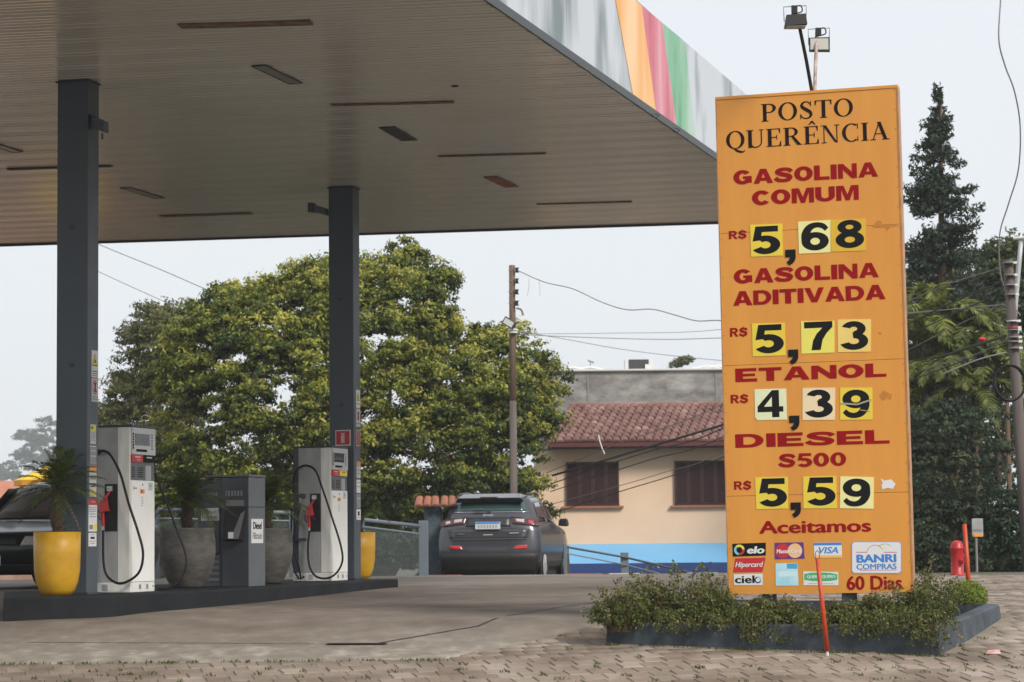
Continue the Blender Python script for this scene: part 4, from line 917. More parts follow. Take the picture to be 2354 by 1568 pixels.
BL={
'A':(1.05,[[[(0,0),(.36,1),(.69,1),(1.05,0),(.75,0),(.69,.18),(.36,.18),(.30,0)],[(.43,.38),(.62,.38),(.525,.70)]]]),
'C':(.93,[arc(.5,.5,.5,.5,.32,.24,38,322,26)]),
'D':(1.0,[[[(0,0),(.48,0)]+el(.48,.5,.50,.5,-90,90)+[(0,1)],[(.28,.21),(.44,.21)]+el(.44,.5,.26,.29,-90,90)+[(.28,.79)]]]),
'E':(.88,[rc(0,0,.31,1),rc(.27,.77,.86,1),rc(.27,.40,.80,.60),rc(.27,0,.88,.23)]),
'G':(1.03,[arc(.5,.5,.5,.5,.32,.24,38,350,28),rc(.52,.38,1.0,.56),rc(.74,.10,1.0,.50)]),
'I':(.32,[rc(0,0,.32,1)]),'L':(.82,[rc(0,0,.31,1),rc(.27,0,.82,.22)]),
'M':(1.15,[[[(0,0),(0,1),(.38,1),(.575,.40),(.77,1),(1.15,1),(1.15,0),(.89,0),(.89,.72),(.68,0),(.47,0),(.26,.72),(.26,0)]]]),
'N':(1.0,[[[(0,0),(0,1),(.28,1),(.74,.42),(.74,1),(1.0,1),(1,0),(.73,0),(.26,.60),(.26,0)]]]),
'O':(1.0,[rg(.5,.5,.5,.5,.31,.235)]),
'T':(.92,[rc(0,.77,.92,1),rc(.30,0,.62,.79)]),
'U':(1.0,[rc(0,.38,.31,1),rc(.69,.38,1.0,1),arc(.5,.39,.5,.39,.31,.23,180,360)]),
'V':(1.05,[[[(0,1),(.31,1),(.53,.32),(.75,1),(1.05,1),(.68,0),(.37,0)]]]),
'R':(1.0,[[[(0,0),(0,1),(.58,1)]+el(.58,.70,.36,.30,90,-90)+[(.28,.40),(.28,0)],[(.28,.60),(.28,.80),(.54,.80)]+el(.54,.70,.12,.10,80,-80,6)+[(.54,.60)]],[[(.38,.41),(.66,.44),(1.02,0),(.69,0)]]]),
'S':(1.0,[S_]),
'$':(1.0,[S_,rc(.44,.96,.56,1.10),rc(.44,-.10,.56,.04)]),
'5':(.92,[rc(.20,.79,.86,1),[[(.16,1),(.38,1),(.32,.50),(.06,.47)]],arc(.46,.33,.46,.335,.30,.21,128,-150,26)]),
'6':(.94,[rg(.48,.33,.46,.33,.30,.205),spl([(.88,.74,.16),(.74,.87,.19),(.52,.91,.19),(.30,.82,.24),(.17,.60,.28),(.16,.35,.28)])]),
'7':(.92,[[[(.03,1),(.92,1),(.92,.80),(.74,.60),(.60,.36),(.53,0),(.24,0),(.30,.34),(.42,.58),(.60,.78),(.03,.78)]]]),
'8':(.94,[rg(.47,.745,.40,.255,.27,.175),rg(.47,.30,.47,.30,.30,.195)]),
'3':(.92,[arc(.45,.73,.40,.27,.28,.195,-90,162,20),arc(.45,.305,.47,.305,.30,.205,-162,95,22)]),
'4':(.95,[[[(.54,1),(.80,1),(.80,.40),(.95,.40),(.95,.20),(.80,.20),(.80,0),(.53,0),(.53,.20),(0,.20),(0,.41)],[(.24,.40),(.535,.40),(.535,.76)]]]),
'0':(.92,[rg(.46,.5,.46,.5,.30,.20)]),
',':(1.0,[[[(0,.52),(0,1),(1,1),(1,.50),(.92,.30),(.72,.12),(.35,0),(.10,.22),(.36,.34),(.46,.52)]]]),
}
BL['9']=(.94,[[[(.94-x,1-y) for x,y in lp] for lp in sh] if not (sh and sh[0][0]=='strip') else [('strip',[(.94-x,1-y) for x,y in sh[0][1]],[(.94-x,1-y) for x,y in sh[0][2]])] for sh in BL['6'][1]])
# ---- serif capitals
k=.195
def srf(x,w_=k,lo=True,hi=True):
    o=[rc(x,0,x+w_,1)]
    if lo: o+=[rc(x-.09,0,x+w_+.09,.045)]
    if hi: o+=[rc(x-.09,.955,x+w_+.09,1)]
    return o
def dg(p,q,w_): return [[(p[0]-w_/2,p[1]),(p[0]+w_/2,p[1]),(q[0]+w_/2,q[1]),(q[0]-w_/2,q[1])]]
SR={
'P':(.82,srf(.10)+[arc(.42,.74,.38,.26,.17,.05,-90,90),rc(.2,.95,.44,1),rc(.2,.48,.44,.53)]),
'O':(1.0,[rg(.5,.5,.5,.515,.19,.055)]),
'S':(.72,[spl([(.62,.74,.05),(.56,.88,.06),(.40,.965,.06),(.22,.91,.10),(.14,.76,.15),(.24,.62,.18),(.42,.50,.19),(.58,.37,.18),(.63,.22,.15),(.54,.08,.09),(.36,.03,.06),(.18,.09,.06),(.09,.25,.05)]),rc(.60,.70,.64,1.0),rc(.06,0,.10,.28)]),
'T':(.92,srf(.375,k,True,False)+[rc(.02,.955,.90,1),[[(.02,.72),(.06,.72),(.11,.96),(.02,.96)]],[[(.90,.72),(.86,.72),(.81,.96),(.90,.96)]]]),
'Q':(1.0,[rg(.5,.5,.5,.515,.19,.055),spl([(.42,.02,.04),(.50,-.05,.10),(.62,-.13,.13),(.78,-.19,.12),(.92,-.19,.07),(1.02,-.10,.03)])]),
'U':(.96,srf(.10,k,False,True)+[rc(.78,.3,.84,1),rc(.68,.955,.94,1),arc(.47,.32,.37,.335,.17,.06,180,270),arc(.47,.32,.37,.335,.06,.06,270,360),rc(.10,.3,.27,.4)]),
'E':(.82,srf(.10)+[rc(.2,.955,.76,1),rc(.2,0,.80,.045),rc(.2,.49,.58,.535),[[(.76,.73),(.72,.73),(.66,.96),(.76,.96)]],[[(.80,.28),(.76,.28),(.68,.04),(.80,.04)]],rc(.55,.38,.59,.64)]),
'R':(.98,srf(.10)+[arc(.42,.745,.36,.255,.17,.05,-90,90),rc(.2,.95,.44,1),rc(.2,.49,.44,.535),[[(.40,.50),(.57,.50),(.93,.045),(.74,.0)]],rc(.76,0,1.0,.045)]),
'N':(1.02,[rc(.14,0,.19,1),rc(.03,0,.30,.045),rc(.82,0,.87,1),rc(.72,.955,.99,1),rc(0,.955,.2,1),[[(.10,1),(.28,1),(.87,.0),(.80,.0)]],[[(.14,.93),(.28,1),(.87,.0),(.72,.04)]]]),
'C':(.90,[arc(.5,.5,.5,.515,.19,.055,52,308,28),rc(.80,.70,.84,1.0),rc(.80,.0,.84,.27)]),
'I':(.37,srf(.10)),
'A':(1.0,[dg((.16,.03),(.49,1.0),.055),dg((.80,.03),(.47,1.0),.19),rc(.0,0,.30,.045),rc(.62,0,1.02,.045),rc(.26,.32,.70,.365)]),
}
SR['Ê']=(.82,SR['E'][1]+[[[(.26,1.08),(.34,1.08),(.46,1.19),(.58,1.08),(.66,1.08),(.50,1.30),(.42,1.30)]]])
def layout(s, font, gap):
    layers=[]; x=0; z=0
    for ch in s:
        if ch==' ': x+=.4; continue
        w_,shapes=font[ch]
        for sh in shapes:
            if sh and sh[0][0]=='strip':
                _,L,Rr=sh[0]; V=[(p[0]+x,p[1]) for p in L]+[(p[0]+x,p[1]) for p in Rr]; n_=len(L); F=[(i,i+1,n_+i+1,n_+i) for i in range(n_-1)]
            else:
                loops=[[Vector((p[0]+x,p[1],0)) for p in lp] for lp in sh]; F=[tuple(t) for t in tessellate_polygon(loops)]; V=[(p.x,p.y) for lp in loops for p in lp]
            layers.append((V,F,z%5)); z+=1
        x+=w_+gap
    return layers
def lay_sign(layers, box, m, parent, name='lettering', off=.0022, clampy=None):
    xs=[p[0] for V,F,k in layers for p in V]; ys=[p[1] for V,F,k in layers for p in V] if clampy is None else clampy
    x0,x1=min(xs),max(xs); y0,y1=min(ys),max(ys); u0,v0,u1,v1=box; b=MB()
    for V,F,k_ in layers:
        b.add([SO+SX*(u0+(x-x0)/(x1-x0)*(u1-u0))+SZ*(v0+(y-y0)/(y1-y0)*(v1-v0))+SN*(off+.0003*k_) for x,y in V],F)
    return b.build(name,m,parent)
def bbox(f,xl,ytl,ybl,xr,ytr,ybr):
    a=sp_(*f(xl,ytl)); b_=sp_(*f(xl,ybl)); c_=sp_(*f(xr,ytr)); d_=sp_(*f(xr,ybr))
    return ((a[0]+b_[0])/2,(b_[1]+d_[1])/2,(c_[0]+d_[0])/2,(a[1]+c_[1])/2)
TX=lambda s,f,bb,m=M['crimson'],font=BL,gap=.07: lay_sign(layout(s,font,gap),bbox(f,*bb),m,sign,clampy=(0,1))
TX('POSTO',c4,(425,140,260,1043,103,222),M['title'],SR,.10)
TX('QUERÊNCIA',c4,(188,316,440,1290,268,385),M['title'],SR,.10)
TX('GASOLINA',c4,(237,580,680,1212,540,637)); TX('COMUM',c4,(362,722,822,1082,690,790))
TX('GASOLINA',c4,(240,1250,1350,1217,1215,1312)); TX('ADITIVADA',c4,(235,1398,1497,1262,1362,1460),gap=.05)
TX('ETANOL',c5,(350,637,763,1775,620,750)); TX('DIESEL',c5,(350,1257,1385,1805,1247,1377))
TX('S500',c6,(572,190,315,1192,187,312))
TX('R$',c4,(207,996,1052,328,992,1046)); TX('R$',c5,(300,270,353,468,268,350)); TX('R$',c5,(307,902,983,475,897,977)); TX('R$',c6,(175,445,525,333,443,517))
def bf(s,f,bb,m,parent,bold=.03,shear=0,off=.0022,name='lettering'):
    b=fit(text_tris(s,bold,shear),bbox(f,*bb),SO,SX,SZ,SN,off,.0003); return b.build(name,m,parent)
bf('Aceitamos',c6,(400,795,913,1420,795,913),M['crimson'],sign,.035)
bf('60 Dias',c6,(1195,1300,1430,1700,1300,1430),M['crimson'],sign,.035)
def quad(f,q,m,name,parent,off=.0015,th=.0012):
    P=[SO+SX*u+SZ*v for u,v in (sp_(*f(*p)) for p in q)]
    if len(P)==4 and False: pass
    n_=len(P); A=[p+SN*off for p in P]; B=[p+SN*(off-th) for p in P]
    return MB().add(A+B,[tuple(range(n_)),tuple(range(2*n_-1,n_-1,-1))]+[(i,(i+1)%n_,n_+(i+1)%n_,n_+i) for i in range(n_)]).build(name,m,parent)
Mx_={'y':'card_y','g':'card_g','l':'card_l','p':'card_p','w':'card_w','c':'card_c','t':'card_t'}
cards=[(c4,'5','y',[(357,1170),(570,1162),(567,948),(350,955)],(367,965,1155,553,962,1150)),
(c4,'6','p',[(680,1150),(892,1140),(892,922),(673,935)],(695,940,1130,880,937,1127)),
(c4,'8','g',[(897,1137),(1130,1128),(1130,912),(894,923)],(925,922,1113,1118,920,1111)),
(c5,'5','y',[(515,540),(825,530),(818,222),(508,230)],(540,240,512,808,238,508)),
(c5,'7','l',[(975,515),(1285,503),(1285,203),(970,208)],(1002,213,482,1270,210,478)),
(c5,'3','t',[(1318,500),(1628,495),(1630,188),(1315,192)],(1340,208,480,1603,206,477)),
(c5,'4','w',[(560,1142),(838,1135),(830,843),(532,850),(538,1115)],(560,860,1117,803,858,1113)),
(c5,'3','c',[(985,1140),(1290,1138),(1292,835),(985,838)],(1007,853,1118,1270,851,1116)),
(c5,'9','y',[(1340,1138),(1645,1135),(1643,833),(1340,835)],(1362,853,1122,1617,852,1120)),
(c6,'5','y',[(378,700),(665,692),(663,405),(365,410)],(403,420,678,655,417,674)),
(c6,'5','y',[(805,692),(1107,690),(1100,398),(803,403)],(837,410,668,1095,408,665)),
(c6,'9','p',[(1135,690),(1440,695),(1443,408),(1140,400)],(1162,420,675,1412,420,674))]
for f,ch,mk,q,bb in cards:
    o=quad(f,q,M[Mx_[mk]],'price_card',sign,.004,.0035)
    lay_sign(layout(ch,BL,0),bbox(f,*bb),M['ink'],o,'digit',.0045)
for f,bb in ((c4,(588,1122,1228,658,1122,1228)),(c5,(850,475,617,946,475,617)),(c5,(860,1098,1240,957,1098,1240)),(c6,(690,637,775,783,637,775))):
    lay_sign(layout(',',BL,0),bbox(f,*bb),M['ink'],sign,'comma',.0062)
tape=mat('dull_tape',(.35,.34,.25),.25)
quad(c5,[(1345,975),(1500,985),(1635,940),(1635,955),(1500,1000),(1345,990)],tape,'tape',sign,.007,.001)
quad(c5,[(1530,1040),(1620,1055),(1620,1062),(1530,1048)],tape,'tape',sign,.007,.001)
# torn patches and stains
pp=[(1500,418),(1540,440),(1600,428),(1640,470),(1615,515),(1570,505),(1520,520),(1512,480),(1525,462)]
quad(c6,pp,M['white'],'torn_paper',sign,.0025)
stn=mat('glue_stain',(.55,.21,.025),.6,var=.2,vs=20)
quad(c4,[(1170,965),(1210,925),(1240,930),(1232,960),(1340,957),(1340,963),(1290,970),(1275,998),(1258,970),(1195,975)],stn,'glue_mark',sign,.0018)
quad(c5,[(1705,905),(1750,860),(1830,900),(1815,950),(1780,930),(1740,960)],stn,'glue_mark',sign,.0018)
quad(c5,[(1700,310),(1730,315),(1725,335),(1700,325)],stn,'glue_mark',sign,.0018)
# ---- payment stickers
P_=lambda f,q,m,name='payment_sticker',off=.003,par=None: quad(f,q,m,name,par or sign,off)
def disc(f,cx,cy,r,m,par,off,a0=0,a1=360,inner=0):
    pts=[(cx+r*math.cos(R_(a)),cy+r*math.sin(R_(a))) for a in np.linspace(a0,a1,25)]
    if inner: pts+=[(cx+inner*math.cos(R_(a)),cy+inner*math.sin(R_(a))) for a in np.linspace(a1,a0,25)]
    P=[SO+SX*u+SZ*v+SN*off for u,v in (sp_(*f(*p)) for p in pts)]
    n_=len(P)
    if inner: F=[(i,i+1,n_-2-i,n_-1-i) for i in range(24)]
    else: F=[tuple(range(n_-1))]; P=P[:-1]
    return MB().add(P,F).build('print',m,par)
e=P_(c6,[(165,1128),(463,1118),(463,1002),(160,1012)],M['ink'])
disc(c6,223,1068,48,M['sky_print'],e,.0035,100,220,27); disc(c6,223,1068,48,M['yellow'],e,.0035,225,355,27); disc(c6,223,1068,48,M['red'],e,.0035,0,95,27)
bf('elo',c6,(292,1035,1103,452,1033,1100),M['white'],e,.05,.15,.0036)
e=P_(c6,[(167,1270),(432,1266),(463,1137),(187,1145)],M['red']); bf('Hipercard',c6,(186,1180,1240,440,1172,1235),M['white'],e,.03,.25,.0036)
e=P_(c6,[(175,1388),(435,1388),(435,1283),(172,1290)],M['white']); bf('ciel',c6,(182,1300,1370,362,1300,1370),M['ink'],e,.035,0,.0036); disc(c6,392,1340,30,M['sky_print'],e,.0038,-100,20,20); disc(c6,392,1340,30,M['ink'],e,.0038,20,260,20)
mp_=mat('purple_print',(.10,.03,.22),.45)
e=P_(c6,[(545,1152),(815,1146),(805,998),(543,1003)],mp_); disc(c6,618,1077,66,M['red'],e,.0035); disc(c6,728,1075,66,mat('peach_disc',(.82,.50,.24),.45),e,.0038)
bf('MasterCard',c6,(560,1060,1098,785,1060,1098),M['white'],e,.05,.15,.0043)
ma=mat('blue_card_gradient',(.25,.60,.78),.5,dark=(.55,.78,.85),vs=5)
e=P_(c6,[(553,1393),(760,1392),(752,1188),(552,1190)],ma); P_(c6,[(655,1238),(750,1238),(748,1192),(655,1192)],mat('deep_sky_print',(.06,.36,.62),.5),'print',.0034,e); P_(c6,[(575,1310),(745,1308),(745,1262),(575,1264)],mat('pale_print',(.60,.78,.82),.5),'print',.0034,e)
e=P_(c6,[(903,1140),(1155,1138),(1150,1000),(898,1003)],M['white']); P_(c6,[(900,1028),(1150,1025),(1150,1001),(898,1004)],M['blue'],'print',.0034,e); P_(c6,[(904,1139),(1154,1137),(1153,1113),(902,1115)],mat('gold_print',(.80,.50,.18),.5),'print',.0034,e)
bf('VISA',c6,(942,1042,1102,1120,1040,1098),M['blue'],e,.03,.25,.0036)
e=P_(c6,[(805,1388),(1122,1390),(1120,1268),(803,1262)],M['white'])
P_(c6,[(812,1340),(880,1350),(960,1353),(1050,1350),(1112,1338),(1112,1290),(1050,1277),(960,1272),(880,1274),(812,1286)],M['green'],'print',.0034,e)
bf('QUERO-QUERO',c6,(835,1296,1328,1095,1296,1328),M['white'],e,.05,0,.0037); P_(c6,[(850,1376),(1080,1378),(1080,1372),(850,1370)],mat('thin_red_print',(.6,.25,.2),.5),'print',.0034,e)
def rr(x0,y0,x1,y1,r): return [(x0+r,y1),(x1-r,y1),(x1,y1-r),(x1,y0+r),(x1-r,y0),(x0+r,y0),(x0,y0+r),(x0,y1-r)]
e=P_(c6,rr(1240,992,1697,1284,22),mat('lilac_border',(.32,.30,.62),.5)); P_(c6,rr(1247,999,1688,1276,18),M['white'],'print',.0036,e)
bf('BANRI',c6,(1285,1108,1183,1648,1106,1181),M['blue'],e,.05,0,.0042); bf('COMPRAS',c6,(1285,1194,1245,1650,1192,1243),M['blue'],e,.03,0,.0042)
disc(c6,1455,1100,78,M['red'],e,.0042,185,335,74); disc(c6,1500,1085,66,M['yellow'],e,.0042,235,330,62); disc(c6,1545,1100,88,M['green'],e,.0042,225,310,84)
P_(c6,[(1280,1092),(1378,1092),(1378,1086),(1280,1086)],M['red'],'print',.0042,e); P_(c6,[(1535,1092),(1655,1092),(1655,1086),(1535,1086)],M['red'],'print',.0042,e); P_(c6,[(1320,1255),(1650,1252),(1650,1248),(1320,1250)],M['red'],'print',.0042,e)
# legs
gb=gnd(0,22.2)
for u in (.35,1.05):
    a=SO+SX*u-SN*.08; MB().box((a.x-.06,a.y-.05,gb-.1),(a.x+.06,a.y+.05,a.z+.05)).build('leg',M['steel_dark'],sign)
a=SO+SX*.72-SN*.06; MB().box((a.x-.2,a.y-.05,gb-.05),(a.x+.2,a.y+.12,gb+.20)).build('footing',M['kerb'],sign)
# floodlights on top of the board
def flood(base, top, hc, w_, h_, glass_front, m_pole, label):
    t=thing('floodlight',label,'floodlight',base,'floodlights above the price sign')
    MB().tube([base-Vector((0,0,.05)),base.lerp(top,.5),top],.016,8).build('pole',m_pole,t)
    b=MB(Matrix.Translation(hc)); dd=.05
    if glass_front:
        b.hexa([(-w_/2,-.02,-h_/2),(w_/2,-.02,-h_/2-.004),(w_/2*.92,dd,-h_/2*.8),(-w_/2*.92,dd,-h_/2*.8)],[(-w_/2,-.02,h_/2),(w_/2,-.02,h_/2+.004),(w_/2*.92,dd,h_/2*.8),(-w_/2*.92,dd,h_/2*.8)]).build('housing',M['blackm'],t)
        MB(b.M).box((-w_/2+.012,-.024,-h_/2+.022),(w_/2-.012,-.0205,h_/2-.008)).build('glass',mat('lamp_glass_pale',(.50,.49,.44),.15),t)
    else:
        b.hexa([(-w_/2,-.09,-h_/2),(w_/2,-.09,-h_/2+.012),(w_/2*.97,.07,-h_/2+.01),(-w_/2*.97,.07,-h_/2)],[(-w_/2*.85,-.06,h_/2),(w_/2*.9,-.06,h_/2+.01),(w_/2*.85,.05,h_/2+.01),(-w_/2*.8,.05,h_/2)]).build('housing',M['blackm'],t)
        MB(b.M).box((-w_/2+.01,-.08,-h_/2-.004),(w_/2-.01,.06,-h_/2+.0)).build('glass',mat('lamp_glass_pale2',(.45,.45,.42),.15),t)
    y_=MB(b.M); y_.tube([(-w_/2,0,0),(-w_/2-.003,0,h_/2+.08),(w_/2+.003,0,h_/2+.09),(w_/2,0,0)],.004,5); y_.build('yoke',M['steel_dark'],t)
    z_=MB(b.M); z_.tube(catmull([(-.03,0,h_/2),(0,-.01,h_/2+.07),(.05,0,h_/2+.09),(.06,0,h_/2+.04),(.0,0,h_/2+.02)],4),.006,5); z_.box((-.03,-.02,h_/2+.02),(.02,.02,h_/2+.09)); z_.build('ballast_and_cable',M['blackm'],t)
YF=22.3
flood(at(1869,214,YF),at(1838,62,YF-.35),at(1828,50,YF-.4),.19,.10,False,M['blackm'],'dark floodlight on a black pole above the price sign, facing down')
flood(at(1872,214,YF+.1),at(1878,72,YF+.4),at(1883,104,YF+.36),.185,.13,True,mat('white_rusty_pole',(.50,.47,.44),.6,dark=(.25,.12,.07),vs=14),'floodlight with pale glass on a rusty white pole above the sign')
# ================================================================== PLANTER
pl_=thing('planter_bed','low raised bed with slate blue kerb around the price sign','planter',(2.6,22.5,gnd(0,22.5)))
def kerb_run(P,hs,th=.13):
    out=[]; n_=len(P); C=sum(P,Vector())/n_
    inner=[p.lerp(C,th/(p-C).length*1.15) for p in P]
    for i in range(n_):
        j=(i+1)%n_; b=MB(); K=6; vs=[]; 
        for k_ in range(K+1):
            a=P[i].lerp(P[j],k_/K); c_=inner[i].lerp(inner[j],k_/K); h=hs[i]+(hs[j]-hs[i])*k_/K+random.uniform(-.006,.006); g=gnd(0,a.y)-.05; z=gnd(0,a.y)+h
            if i==0: z=Z0[0]+(Z0[1]-Z0[0])*k_/K+random.uniform(-.005,.005)
            o_=(a-c_).normalized()*.02
            vs+=[(a.x+o_.x,a.y+o_.y,g),(a.x,a.y,z-.015),(a.x-o_.x,a.y-o_.y,z),(c_.x,c_.y,z),(c_.x,c_.y,g)]
        fs=[]
        for k_ in range(K): fs+=[(k_*5+q,k_*5+q+1,(k_+1)*5+q+1,(k_+1)*5+q) for q in range(4)]
        fs+=[(0,1,2,3,4),tuple(K*5+q for q in (4,3,2,1,0))]
        b.add(vs,fs).build('kerb',M['kerb'],pl_,smooth=False)
    return inner
Z0=(at(1407,1432,22.0).z,at(2142,1438,21.1).z)
inner=kerb_run(PLAN,[.17,.24,.13,.13])
sb=MB(); sb.add([(p.x,p.y,gnd(0,22.3)+.12) for p in inner],[(0,1,2,3)]); sb.build('soil',M['soil'],pl_)
# shrubs -----------------------------------------------------------------
MSH=leafmat('shrub_leaf',[(0,(.045,.065,.016)),(.5,(.095,.13,.03)),(.8,(.18,.17,.055)),(1,(.30,.19,.10))],.3)
MTOP=leafmat('topiary_leaf',[(0,(.09,.14,.02)),(1,(.28,.34,.05))],.3)
def leaves(name,P,size,m,parent,tone,up=.3,asp=.55,nrm=None):
    N=len(P); d=rng.normal(size=(N,3)); d/=np.linalg.norm(d,axis=1)[:,None]
    if nrm is not None: d=d*.8+nrm; d/=np.linalg.norm(d,axis=1)[:,None]
    a=np.cross(d,rng.normal(size=(N,3))); a/=np.linalg.norm(a,axis=1)[:,None]; b=np.cross(d,a)
    s=(size*rng.uniform(.6,1.3,N))[:,None]
    V=np.stack([P-a*s,P-b*s*asp,P+a*s,P+b*s*asp],1).reshape(-1,3)
    return bulk(name,V,np.arange(N*4).reshape(-1,4),m,parent,tone)
def shrub(c, rx, ry, h, label, n=2600, ns=34, m=MSH, size=.014, tilt=0, group='loose shrubs in the sign bed'):
    t=thing('shrub',label,'shrub',c,group); b=MB(); pts=[]
    for k_ in range(ns):
        a=random.uniform(0,math.tau); r=random.random()**.6; q=c+Vector((rx*1.15*r*math.cos(a)+tilt*.3,ry*r*math.sin(a),h*random.uniform(.35,1.25)*(1-.45*r*r)))
        p0=c+Vector((rx*.4*r*math.cos(a),ry*.4*r*math.sin(a),0)); md=p0.lerp(q,.5)+Vector((random.gauss(0,.03),random.gauss(0,.03),.04))
        path=catmull([p0,md,q],4); b.tube(path,.004,4,.0015,cap=False); pts.append(path)
        for s_ in range(3):
            p=path[random.randrange(3,len(path))]; q2=p+Vector((random.gauss(0,.06),random.gauss(0,.05),random.uniform(.0,.08))); b.tube([p,q2],.002,3,.001,cap=False); pts.append([p,p.lerp(q2,.5),q2])
    b.build('stems',M['brown'],t)
    per=max(1,n//len(pts)); P=[]
    for path in pts:
        L=len(path)
        for _ in range(per):
            f=random.random()**.6*(L-1); i=int(f); p=path[i].lerp(path[min(L-1,i+1)],f-i); P.append(tuple(p+Vector((random.gauss(0,.022),random.gauss(0,.022),random.gauss(0,.016)))))
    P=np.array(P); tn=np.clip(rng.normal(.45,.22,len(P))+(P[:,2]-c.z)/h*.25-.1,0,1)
    leaves('leaves',P,size*1.1,m,t,tn); return t
gz=gnd(0,22.0)+.10
sh=[((1425,21.85),.24,.2,.30,'leggy shrub trailing over the left end of the bed kerb'),
((1490,22.3),.26,.25,.46,'tall loose shrub at the left end of the sign bed'),
((1585,22.4),.30,.25,.50,'tall bushy shrub left of the price sign'),
((1640,21.9),.22,.18,.34,'shrub overlapping the lower left corner of the price sign'),
((1740,21.95),.2,.2,.24,'low shrub under the card logos on the sign'),
((1820,22.0),.2,.2,.21,'low shrub just left of the red stake under the sign'),
((1950,21.9),.24,.2,.19,'shrub under the 60 Dias lettering'),
((2035,21.8),.26,.25,.25,'olive shrub at the lower right corner of the price sign'),
((2130,22.0),.26,.28,.40,'tall twiggy shrub right of the price sign'),
((2125,22.6),.26,.25,.50,'back shrub behind the right edge of the price sign')]
for (x,Y),rx,ry,h,lbl in sh:
    p=at(x,1430,Y); p.z=gz if Y>21.6 else gnd(0,Y)+.20
    shrub(p,rx,ry,h,lbl,n=3300 if rx>.18 else 1900,ns=44 if rx>.18 else 18)
def drape(px,spread,drop,n,label):
    f=(px-1389)/(2142-1389); P=PLAN[0].lerp(PLAN[1],f); z=Z0[0]+(Z0[1]-Z0[0])*f
    root=Vector((P.x+.03,P.y+.12,z)); t=thing('shrub',label,'shrub',root,'loose shrubs in the sign bed'); b=MB(); pts=[]
    for k_ in range(n):
        u=random.uniform(-spread,spread); d=drop*random.uniform(.25,1.1)
        p0=root+Vector((u*.5,random.uniform(-.02,.06),0)); m1=root+Vector((u*.8,-.10,random.uniform(.03,.11))); e_=root+Vector((u,-.20-random.uniform(0,.10),.04-d))
        path=catmull([p0,m1,e_],5); b.tube(path,.0035,4,.0012,cap=False); pts.append(path)
    b.build('stems',M['brown'],t); Q=[]
    for path in pts:
        for _ in range(75):
            p=random.choice(path); Q.append(tuple(p+Vector((random.gauss(0,.022),random.gauss(0,.02),random.gauss(0,.018)))))
    leaves('leaves',np.array(Q),.014,MSH,t,np.clip(rng.normal(.5,.22,len(Q)),0,1))
for a_ in ((1440,.16,.08,14,'thin shrub trailing over the left part of the front kerb'),(1545,.2,.11,20,'shrub leaning over the front kerb left of the card logos'),(1640,.18,.07,14,'sparse shrub over the kerb below the lower left sign corner'),
 (1745,.20,.17,26,'shrub hanging far down the kerb left of the red stake'),(1850,.14,.09,12,'small sprig over the kerb just left of the red stake'),(1965,.22,.13,24,'shrub over the front kerb right of the red stake'),
 (2050,.18,.10,18,'shrub over the kerb below the lower right sign corner'),(2120,.22,.20,30,'bushy shrub hanging down over the right kerb corner')): drape(*a_)
p=at(2226,1372,23.35); t=thing('ball_shrub','bright green round clipped shrub at the back right end of the bed','shrub',(p.x,p.y,gnd(0,23.3)))
N=6000; d_=rng.normal(size=(N,3)); d_/=np.linalg.norm(d_,axis=1)[:,None]; q=np.array(p)+d_*np.c_[rng.uniform(.75,1.03,N)]*np.array([.175,.17,.15])
leaves('leaves',q,.010,MTOP,t,np.clip(rng.normal(.5,.25,N),0,1),nrm=d_)
MB().tube([(p.x,p.y,gnd(0,23.3)),(p.x,p.y,p.z)],.02,6).build('stem',M['brown'],t)
# red stakes, hydrant
g=g_at(1902,1505); tp=at(1879,1284,g.y-.05)
t=thing('stake','leaning orange red stake with a wire loop standing before the bed','stake',g)
MB().tube([g+Vector((0,0,.03)),tp],.0215,10,.0165).build('rod',M['stick'],t,smooth=True)
MB().tube([g-Vector((0,0,.02)),g+Vector((0,0,.04))],.012,8).build('concrete_foot',M['cream'],t)
lp=[tp+Vector((.018*math.cos(a)*1.0,0,.022+.040*math.sin(a))) for a in np.linspace(-math.pi*.45,math.pi*1.45,18)]
MB().tube(lp,.003,5).build('wire_loop',M['steel_dark'],t)
g2=at(2229,1345,25.5); g2.z=gnd(0,25.5); t=thing('stake','straight orange red stake beside the red hydrant','stake',g2)
MB().tube([g2,at(2217,1205,25.5)],.026,10,.022).build('rod',M['stick'],t,smooth=True)
gh=at(2201,1322,38.6); gh.z=gnd(0,38.6)-.01
t=thing('hydrant','red domed pillar hydrant at the far edge of the paving','hydrant',gh)
MB().lathe([(.11,0),(.11,.04),(.096,.05),(.096,.40),(.105,.41),(.105,.43),(.096,.44),(.09,.48),(.07,.515),(.03,.535),(.001,.54)],20,gh).build('barrel',M['hydrant'],t,smooth=True)
MB().tube([gh+Vector((.03,-.09,.24)),gh+Vector((.08,-.14,.22))],.035,10).tube([gh+Vector((.06,0,.30)),gh+Vector((.14,0,.30))],.03,8).build('outlet',M['hydrant'],t)
